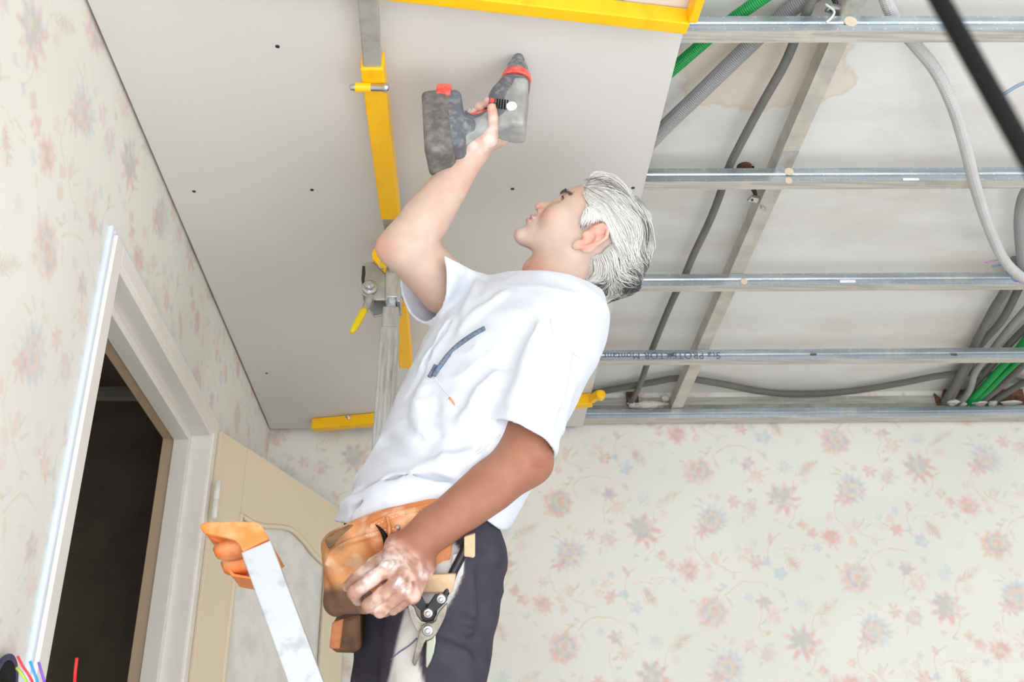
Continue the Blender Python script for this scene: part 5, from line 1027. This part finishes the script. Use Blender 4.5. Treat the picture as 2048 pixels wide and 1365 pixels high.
# ------------------------------------------------------------------ trousers and boots
def trouser_field(P):
    d = smax(torso(P, 0.0)+0.004, (P-T0)@TA-0.03, 0.01); d = smax(d, -((P-T0)@TA)-0.07, 0.03)
    d = smin(d, s_ell(P, cpt(876, 1110, 1.70), (0.086, 0.10, 0.095)), 0.03)
    for i, L in enumerate((LEGN, LEGF)): d = smin(d, s_chain(P, L, [0.092, 0.078, 0.066, 0.062] if i == 0 else [0.085, 0.080, 0.066, 0.062]), 0.012)
    d = smin(d, s_ell(P, cpt(924, 1170, 1.685), (0.050, 0.10, 0.065)), 0.03)
    wr = vnoise(P*np.array([1.0, 1.9, 1.0], np.float32), 11, 2, 6); d = d+(np.abs(wr-0.5)-0.12)*0.022
    end = (P-LEGN[3])@unit(LEGN[3]-LEGN[1]); d = smax(d, end-0.02, 0.004)
    return d
TF0 = [([(860, 1285), (905, 1300), (955, 1330)], 0.010, 1), ([(850, 1310), (900, 1335), (940, 1362)], 0.009, 1), ([(955, 1160), (965, 1230), (950, 1310)], 0.008, -1), ([(930, 1130), (940, 1200), (938, 1280)], 0.008, 1), ([(900, 1225), (925, 1240), (955, 1250)], 0.006, -1), ([(880, 1262), (915, 1275), (955, 1290)], 0.007, -1)]
TC = [(spline(np.array([trace(trouser_field, x, y, 1.3, 2.2) for x, y in pts], float), 8).astype(np.float32), r, sg) for pts, r, sg in TF0]
def trouser_full(P):
    d = trouser_field(P)
    for C, r, sg in TC:
        near = np.linalg.norm(P-C[4], axis=1) < 0.15
        if not near.any(): continue
        e = s_chain(P[near], C+np.array([0, 0, -0.3*r if sg > 0 else 0.5*r], np.float32), [r*0.5]+[r]*6+[r*0.4]); d[near] = smin(d[near], e, r*2) if sg > 0 else smax(d[near], -e, r*2)
    return d
allp = np.array(LEGN+LEGF+[T0]); V, Fq = isosurf(trouser_full, allp.min(0)-0.14, allp.max(0)+0.16, 0.0045, slack=1.9); V = relax(V, Fq, 1, 0.4)
px, py = pxy(V); N = normals(V, Fq); nz = vnoise(V, 45, 3)
col = np.tile(np.array(srgb(66, 62, 72)), (len(V), 1))*(0.8+0.4*nz)[:, None]
stripe = [(905, 1085), (930, 1110), (922, 1160), (906, 1195), (884, 1230), (866, 1262), (842, 1290), (838, 1330), (852, 1390), (770, 1390), (782, 1340), (797, 1270), (815, 1205), (842, 1168), (880, 1120)]
w = fall(s_poly(px.astype(np.float32), py.astype(np.float32), stripe), -3, 3)*(N[:, 2] > 0.0); col = lerpc(col, srgb(206, 200, 196), w*0.96)
trs = sculpt('trousers', V, Fq, M_TROUS, man, col)
P3 = spline(np.array([trace(trouser_full, x, y, 1.3, 2.2)+np.array([0, 0, 0.0008]) for x, y in ((781, 1320), (800, 1304), (818, 1292), (834, 1277))], float), 14); s = Shp(); s.tube(c2w(P3), 0.0011, 6); obj('pen_line', s, M_INK, trs, smooth=True)
M_BOOT = simple('brown_work_boot', (92, 66, 46), 0.6, 0, 0.2, 30, 0.2, 80)
for ft in (FN, FFt):
    c = ft.copy(); c[2] = 0.62
    def boot_field(P):
        d = s_cap(P, c+(0.05, 0, 0.045), c+(-0.13, 0.0, 0.036), 0.042, 0.036); d = smin(d, s_cap(P, c+(0.02, 0, 0.05), c+(0.015, 0, 0.15), 0.046, 0.05), 0.03); return smax(d, (c[2]+0.002)-P[:, 2], 0.006).astype(np.float32)
    V, Fq = isosurf(boot_field, c-(0.22, 0.09, 0.03), c+(0.14, 0.09, 0.24), 0.007); npmesh('boot', V, Fq, M_BOOT, man)
# ------------------------------------------------------------------ tool belt
M_LEA = attr_mat('tan_leather', 0.6, 0.35, 0, 0.25, 260, noise_amt=0.25, noise_scale=90)
M_LEAD = simple('orange_leather_trim', (206, 130, 78), 0.55, 0, 0.2, 60, 0.2, 200)
M_THR = simple('cream_thread', (232, 206, 170), 0.8); M_RIV = simple('dull_rivet', (178, 164, 146), 0.4, 0.6)
M_STRAP = simple('pale_worn_strap', (206, 176, 142), 0.65, 0, 0.15, 30, 0.15, 120, rgb2=(184, 150, 114))
belt = empty('tool_belt', c2w(cpt(780, 1120, 1.62)[None])[0], 'worn tan leather tool belt with pouch on the left hip', 'tool belt')
def pouch_base(P):
    d = s_chain(P, [cpt(690, 1096, 1.64), cpt(770, 1072, 1.605), cpt(872, 1046, 1.60), cpt(905, 1060, 1.63)], [0.030, 0.040, 0.040, 0.03])
    d = smin(d, s_ell(P, cpt(742, 1125, 1.625), (0.070, 0.058, 0.045)), 0.02)
    d = smin(d, s_chain(P, [cpt(678, 1205, 1.632), cpt(730, 1190, 1.605), cpt(800, 1170, 1.60)], [0.018, 0.028, 0.03]), 0.03)
    d = smin(d, s_box(P, cpt(840, 1098, 1.60), (0.045, 0.045, 0.020), 0.012), 0.02)
    d = smin(d, s_cap(P, cpt(664, 1090, 1.66), cpt(668, 1210, 1.645), 0.012, 0.010), 0.03)
    d = smax(d, -s_chain(P, [cpt(690, 1150, 1.585), cpt(760, 1135, 1.555)], [0.008, 0.006]), 0.03)
    return d+(vnoise(P, 30, 2, 8)-0.5)*0.004
def on_pouch(x, y): return trace(pouch_base, x, y, 1.3, 1.9)
PIPE = np.array([on_pouch(x, y) for x, y in ((655, 1128), (660, 1112), (676, 1096), (704, 1083), (740, 1072), (768, 1064), (790, 1062))], float)
PIPE2 = np.array([on_pouch(x, y) for x, y in ((744, 1052), (775, 1035), (806, 1024), (842, 1016), (880, 1009), (900, 1012))], float)
def pouch_field(P):
    d = pouch_base(P)
    for C, r in ((PIPE, 0.0045), (PIPE2, 0.0040)):
        d = smin(d, s_chain(P, spline(C, 9).astype(np.float32), [r]*9), 0.002)
    return d
V, Fq = isosurf(pouch_field, cpt(640, 1260, 1.66)-np.array([0.01, 0.01, 0.10]), cpt(925, 985, 1.60)+np.array([0.03, 0.02, 0.13]), 0.0024)
px, py = pxy(V); nz = vnoise(V, 40, 3); n2 = vnoise(V, 16, 2, 4)
col = np.tile(np.array(srgb(226, 160, 108)), (len(V), 1)); col = lerpc(col, srgb(200, 110, 56), smooth(n2, 0.45, 0.68)*0.7); col = lerpc(col, srgb(240, 206, 172), smooth(nz, 0.5, 0.72)*0.55)
w = fall(np.hypot((px-680)/60, (py-1212)/46), 0.6, 1.1)*1.15*(0.45+0.8*nz); col = lerpc(col, srgb(112, 84, 70), np.clip(w, 0, 0.92))
w = fall(np.hypot((px-672)/34, (py-1082)/34), 0.4, 1.0)*0.7; col = lerpc(col, srgb(140, 104, 78), w)
sculpt('pouch', V, Fq, M_LEA, belt, col)
# ragged back flap and the grey thing tucked in it are read as leather edge
def shape_px(nm, pts, d, t, mat, parent, bev=0.002, tilt=0.0):
    """flat piece facing the lens at depth d, thickness t"""
    P3 = [cpt(x, y, d+tilt*(x-pts[0][0])/1000.0) for x, y in pts]; n = len(P3); W0 = c2w(np.array(P3)); nrm = -AXF
    s = Shp(); s.add(list(W0)+list(W0-nrm*t), [tuple(range(n-1, -1, -1)), tuple(range(n, 2*n))]+[(i, (i+1) % n, n+(i+1) % n, n+i) for i in range(n)]); return obj(nm, s, mat, parent, bevel=bev)
M_FLAP = simple('dark_brown_leather', (128, 94, 66), 0.7, 0, 0.3, 50, 0.3, 120, rgb2=(92, 64, 44))
M_DBR = simple('brown_pouch_leather', (120, 80, 50), 0.6, 0, 0.3, 30, 0.2, 120, rgb2=(70, 48, 34))
shape_px('back_flap', [(649, 1080), (668, 1066), (694, 1053), (730, 1047), (752, 1040), (790, 1022), (792, 1034), (752, 1056), (700, 1076), (668, 1094), (656, 1100)], 1.600, 0.012, M_FLAP, belt, 0.003)
shape_px('hanging_pouch', [(664, 1246), (690, 1236), (722, 1228), (724, 1300), (706, 1309), (672, 1308), (658, 1298)], 1.665, 0.05, M_DBR, belt, 0.006)
shape_px('pouch_edge', [(664, 1246), (688, 1238), (680, 1300), (658, 1299)], 1.662, 0.006, M_LEAD, belt, 0.003)
def stitches(C, n, off):
    P3 = spline(C, n*2+1); s = Shp()
    for i in range(n): a = P3[2*i]+off; b = P3[2*i+1]+off; s.tube(c2w(np.array([a, (a+b)/2, b])), 0.0009, 6)
    o = obj('stitching', s, M_THR, belt, smooth=True); o['kind'] = 'stuff'
stitches(PIPE, 22, np.array([0.002, 0.003, 0.0042])); stitches(PIPE2, 22, np.array([0.0, -0.003, 0.0046]))
for (x, y) in ((795, 1057), (808, 1064), (776, 1040), (829, 1044)):
    p = trace(pouch_field, x, y, 1.3, 1.9); s = Shp(); s.lathe(c2w(p[None])[0]+AXF*0.002, -AXF, [(0, 0.0046), (0.003, 0.0044), (0.0042, 0.0024), (0.0044, 0.0003)], 12); obj('rivet', s, M_RIV, belt, smooth=True)
s = Shp(); P3 = spline(np.array([trace(pouch_field, x, y, 1.3, 1.9)+np.array([0, 0, 0.003]) for x, y in ((774, 1034), (778, 1048), (780, 1064), (779, 1080))], float), 12); s.tube(c2w(P3), 0.0055, 8, squash=0.5); obj('tool_loop', s, M_LEAD, belt, smooth=True)
shape_px('strap_loop', [(846, 1151), (912, 1149), (911, 1155), (904, 1187), (838, 1186), (838, 1180)], 1.545, 0.010, M_STRAP, belt, 0.002)
shape_px('strap_loop', [(928, 1075), (950, 1068), (950, 1114), (947, 1117), (928, 1114)], 1.556, 0.010, M_STRAP, belt, 0.002)
shape_px('holster_back', [(842, 1085), (905, 1080), (898, 1150), (893, 1200), (842, 1200)], 1.572, 0.006, M_LEAD, belt, 0.002)
shape_px('cloth_flap', [(906, 1110), (930, 1105), (926, 1150), (908, 1200), (896, 1212), (892, 1190)], 1.566, 0.004, simple('pale_grey_cloth', (206, 202, 200), 0.9), belt, 0.001)
# belt strap round the waist, mostly under the shirt
def strap_field(P):
    q = P-(T0-TA*0.012); d = torso(P, -0.003); e = np.abs(q@TA)-0.022; d2 = np.maximum(d, e); return np.maximum(d2, -torso(P, -0.009)).astype(np.float32)
V, Fq = isosurf(strap_field, T0-0.23, T0+0.23, 0.004); npo = npmesh('waist_strap', c2w(V), Fq, M_FLAP, belt)

# black curved spike tucked in the pouch
sp = [cpt(751, 1050, 1.566), cpt(760, 1058, 1.560), cpt(768, 1070, 1.558), cpt(773, 1085, 1.562), cpt(775, 1100, 1.575)]; P3 = spline(np.array(sp, float), 14); s = Shp(); s.tube(c2w(P3), np.interp(np.linspace(0, 1, 14), [0, 0.3, 1], [0.0006, 0.0032, 0.0068]), 10); tag(obj('curved_spike', s, M_BLACK, smooth=True), 'black curved spike poking out of the leather pouch above the hand', 'hand tool')

# ------------------------------------------------------------------ tin snips hanging from the belt
def cc(x, y): return (700+x*0.29657, 960+y*0.29657)
sn = empty('tin_snips', c2w(cpt(*cc(525, 1018), 1.53)[None])[0], 'steel tin snips with black handles hanging from the tool belt', 'tin snips')
M_SNIP = simple('worn_snip_steel', (168, 160, 150), 0.33, 0.75, 0.3, 40, 0.05, 90, rgb2=(120, 112, 104)); M_SNB = simple('black_snip_link', (36, 36, 42), 0.35, 0.2, 0.3, 40)
def piece(nm, pts, d, t, mat, bev=0.0016): return shape_px(nm, [cc(*p) for p in pts], d-0.014, t, mat, sn, bev)
piece('jaw', [(390, 838), (400, 836), (432, 862), (452, 920), (480, 955), (520, 968), (505, 1000), (470, 1034), (448, 1020), (420, 966), (396, 896)], 1.536, 0.008, M_SNIP)
piece('jaw', [(655, 834), (652, 880), (640, 930), (615, 985), (590, 1030), (572, 1062), (540, 1082), (512, 1090), (500, 1106), (484, 1150), (460, 1210), (440, 1262), (424, 1250), (418, 1232), (430, 1180), (446, 1110), (458, 1060), (470, 1020), (488, 988), (520, 970), (552, 970), (576, 952), (584, 920), (604, 884), (636, 850)], 1.529, 0.007, M_SNIP)
piece('blade', [(516, 1092), (545, 1080), (577, 1046), (578, 1100), (566, 1170), (545, 1230), (520, 1276), (510, 1262), (510, 1180)], 1.526, 0.006, simple('pale_blade_steel', (176, 180, 166), 0.3, 0.7))
piece('link', [(405, 818), (412, 792), (440, 778), (476, 776), (520, 862), (516, 900), (498, 908), (440, 850)], 1.533, 0.006, M_SNB)
piece('link', [(574, 774), (656, 772), (656, 812), (640, 836), (590, 880), (548, 924), (516, 926), (498, 896), (530, 840)], 1.526, 0.006, M_SNB)
piece('hub', [(470, 840), (590, 836), (585, 910), (560, 960), (500, 962), (478, 930)], 1.541, 0.005, M_SNB)
for (x, y, r) in ((440, 805, 0.0060), (615, 805, 0.0068), (527, 900, 0.0070), (525, 1018, 0.0078)):
    p = c2w(cpt(*cc(x, y), 1.511)[None])[0]; s = Shp(); s.lathe(p, -AXF, [(-0.006, r), (0.0015, r), (0.003, r*0.85), (0.0032, r*0.55), (0.0062, r*0.5), (0.007, r*0.3)], 16); obj('pivot_bolt', s, M_CHROME, sn, smooth=False, bevel=0.0004)
s = Shp(); P3 = spline(np.array([cpt(*cc(640, 790), 1.545), cpt(*cc(690, 640), 1.563), cpt(*cc(730, 560), 1.565), cpt(*cc(775, 470), 1.566), cpt(*cc(805, 390), 1.57)], float), 20); s.tube(c2w(P3), np.interp(np.linspace(0, 1, 20), [0, 0.2, 1], [0.005, 0.0085, 0.0085]), 10, squash=0.8); obj('handle', s, M_SNB, sn, smooth=True)
s = Shp(); P3 = spline(np.array([cpt(*cc(440, 790), 1.549), cpt(*cc(470, 640), 1.560), cpt(*cc(500, 520), 1.566), cpt(*cc(520, 440), 1.57)], float), 20); s.tube(c2w(P3), np.interp(np.linspace(0, 1, 20), [0, 0.2, 1], [0.005, 0.0085, 0.0085]), 10, squash=0.8); obj('handle', s, M_SNB, sn, smooth=True)

# ------------------------------------------------------------------ cordless drill, bit pressed against the board
TIP = atz(1037, 113, Z_BOARD); DU = unit((0.09, 0.0, 1.0)); DV = np.array([-1, 0.10, 0.0]); DV = unit(DV-DU*np.dot(DV, DU)); DW = unit(np.cross(DV, DU)); DW = -DW if np.dot(DW, AXF) > 0 else DW
DS = 1.1
def dr(u, v, w=0.0): return TIP+(-DU*u+DV*v+DW*w)*DS/1000                      # mm down from the tip, towards the battery, towards the lens
drill = empty('cordless_drill', dr(100, 30), 'dusty grey and black cordless drill with red ring held against the plasterboard', 'drill')
M_DGRY = simple('dusty_grey_plastic', (146, 148, 148), 0.5, 0, 0.1, 30, 0.05, 200, rgb2=(176, 178, 176)); M_DBLK = simple('dusty_black_plastic', (100, 104, 112), 0.55, 0, 0.2, 70, 0.1, 200, rgb2=(146, 148, 150), lo=0.48, hi=0.72)
M_DRED = simple('dusty_red_plastic', (226, 78, 66), 0.5, 0, 0.1, 60, rgb2=(238, 130, 116)); M_CHUCK = simple('dusty_chuck', (112, 118, 126), 0.4, 0.4, 0.2, 90, rgb2=(176, 180, 184)); M_BATB = simple('scuffed_black_battery', (96, 94, 92), 0.6, 0, 0.2, 60, 0.15, 120, rgb2=(132, 130, 126))
DM = np.stack([-DU, DV, DW]).astype(np.float32)
def dmesh(nm, f, lo, hi, h, mat, parent):
    V, Fq = isosurf(f, lo, hi, h); return npmesh(nm, TIP+(V.astype(float)*DS/1000)@DM.astype(float), Fq if np.linalg.det(DM) > 0 else Fq[:, ::-1], mat, parent)
_a = math.radians(9); RB = np.array([[math.cos(_a), -math.sin(_a), 0], [math.sin(_a), math.cos(_a), 0], [0, 0, 1]])
def f_body(Q):
    d = s_cap(Q, (64, 2, 0), (128, 8, 0), 26, 27); d = smin(d, s_ell(Q, (96, 19, 0), (34, 24, 23)), 10); d = smax(d, 56-Q[:, 0], 4); return smax(d, s_box(Q, (104, 9, 0), (52, 46, 26), 12), 6)
def f_tail(Q):
    d = s_cap(Q, (98, 5, 0), (150, 5, 0), 26.5, 24); d = smin(d, s_box(Q, (114, -9, 0), (52, 13, 27.5), 9), 8); d = smax(d, Q[:, 0]-162, 6); d = smax(d, Q[:, 1]-(12+0.35*(Q[:, 0]-98)), 4); return smax(d, 68-Q[:, 0], 4)
def f_handle(Q):
    d = s_chain(Q, [(137, 24, 0), (148, 42, 0), (157, 60, 0), (166, 82, 0)], [21, 18, 18.5, 26]); d = smin(d, s_cap(Q, (126, 12, 0), (138, 24, 0), 24, 21), 10); return smax(d, s_box(Q, (148, 55, 0), (44, 60, 18), 10), 6)
def f_grip(Q):
    d = s_chain(Q, [(123, 33, 0), (133, 50, 0), (139, 66, 0), (128, 86, 0)], [10, 9.5, 10, 12]); return smax(d, s_box(Q, (130, 60, 0), (32, 60, 19), 8), 5)
def f_foot(Q):
    d = s_box(Q, (152, 92, 0), (56, 16, 32), 11, RB); d = smin(d, s_cap(Q, (158, 70, 0), (156, 88, 0), 22, 28), 14); return d
def f_batt(Q): return smin(s_box(Q, (163, 117, 0), (62, 21, 36), 9, RB), s_box(Q, (160, 103, 0), (58, 10, 34), 6, RB), 3)
dmesh('motor_housing', f_body, (45, -45, -40), (165, 70, 40), 1.5, M_DBLK, drill); tl = dmesh('rear_shell', f_tail, (60, -45, -40), (175, 70, 40), 1.5, M_DGRY, drill)
dmesh('handle', f_handle, (95, -25, -30), (205, 120, 30), 1.6, M_DGRY, drill); dmesh('rubber_grip', f_grip, (95, 10, -26), (165, 110, 26), 1.5, M_DBLK, drill)
dmesh('foot', f_foot, (80, 40, -42), (225, 130, 42), 1.7, M_DBLK, drill); bt = dmesh('battery', f_batt, (80, 75, -45), (245, 160, 45), 1.8, M_BATB, drill)
s = Shp(); s.lathe(dr(0, 0), -DU, [(0.0, 0.003), (0.0, 0.009), (0.006, 0.010), (0.008, 0.012), (0.018, 0.0125), (0.019, 0.016), (0.024, 0.0175), (0.025, 0.0185), (0.038, 0.0215), (0.042, 0.0215)], 26); obj('chuck', s, M_CHUCK, drill, smooth=False, bevel=0.0006)
for k in range(12):
    a = k*math.pi/6; rad = DV*math.cos(a)+DW*math.sin(a); s = Shp(); s.beam(dr(22, 0)+rad*0.0172, dr(38, 0)+rad*0.0208, 0.0028, 0.0022, rad); obj('chuck_rib', s, M_CHUCK, drill)
s = Shp(); s.lathe(dr(40, 0), -DU, [(0, 0.0215), (0.001, 0.0255), (0.014, 0.0275), (0.016, 0.0265)], 28); obj('red_ring', s, M_DRED, drill, smooth=False, bevel=0.001)
s = Shp(); td = unit(DV*0.93-DU*0.36); s.box(dr(126, 56, 0), td, DW, np.cross(td, DW), 0.022, 0.007, 0.004); obj('trigger', s, M_DRED, drill, bevel=0.002)
s = Shp(); s.box(dr(114, 33, 19), DV, DW, DU, 0.004, 0.006, 0.005); obj('direction_switch', s, M_DRED, drill, bevel=0.0015)
s = Shp(); s.box(dr(103, 111, 14), DV, DW, DU, 0.013, 0.025, 0.012); obj('battery_button', s, M_DRED, bt, bevel=0.003)
s = Shp(); s.lathe(dr(129, 0, 26), DW, [(0, 0.0095), (0.0035, 0.0092), (0.0037, 0.008)], 20); obj('white_dot', s, simple('white_paint_blob', (250, 250, 250), 0.6), tl)
for k in range(5):
    s = Shp(); s.box(dr(122+k*0.6, 24-k*4.2, 25.6), DU, DV, DW, 0.010, 0.0010, 0.0012); obj('vent_slot', s, M_BLACK, tl)
for k in range(5):
    s = Shp(); s.tube([dr(78+k*7, -1, 26.4), dr(81+k*7, -6, 27.0), dr(79+k*7, -12, 26.8)], 0.0012, 6); obj('grip_ridge', s, M_DGRY, tl)
for k in range(2):
    s = Shp(); s.tube([dr(128+k*-3, 78-k*12, 17.5), dr(134+k*-3, 76-k*12, 18.4), dr(138+k*-3, 79-k*12, 18.2)], 0.0011, 6); obj('grip_mark', s, M_DGRY, drill)
s = Shp(); s.lathe(dr(146, 98, 31), DW, [(0, 0.004), (0.0025, 0.0038)], 12); obj('foot_screw', s, M_CHROME, bt)
s = Shp(); s.lathe(dr(0, 0), DU, [(-0.012, 0.0035), (0.0, 0.0035), (0.002, 0.0035)], 10); obj('bit', s, M_SCREW, drill)
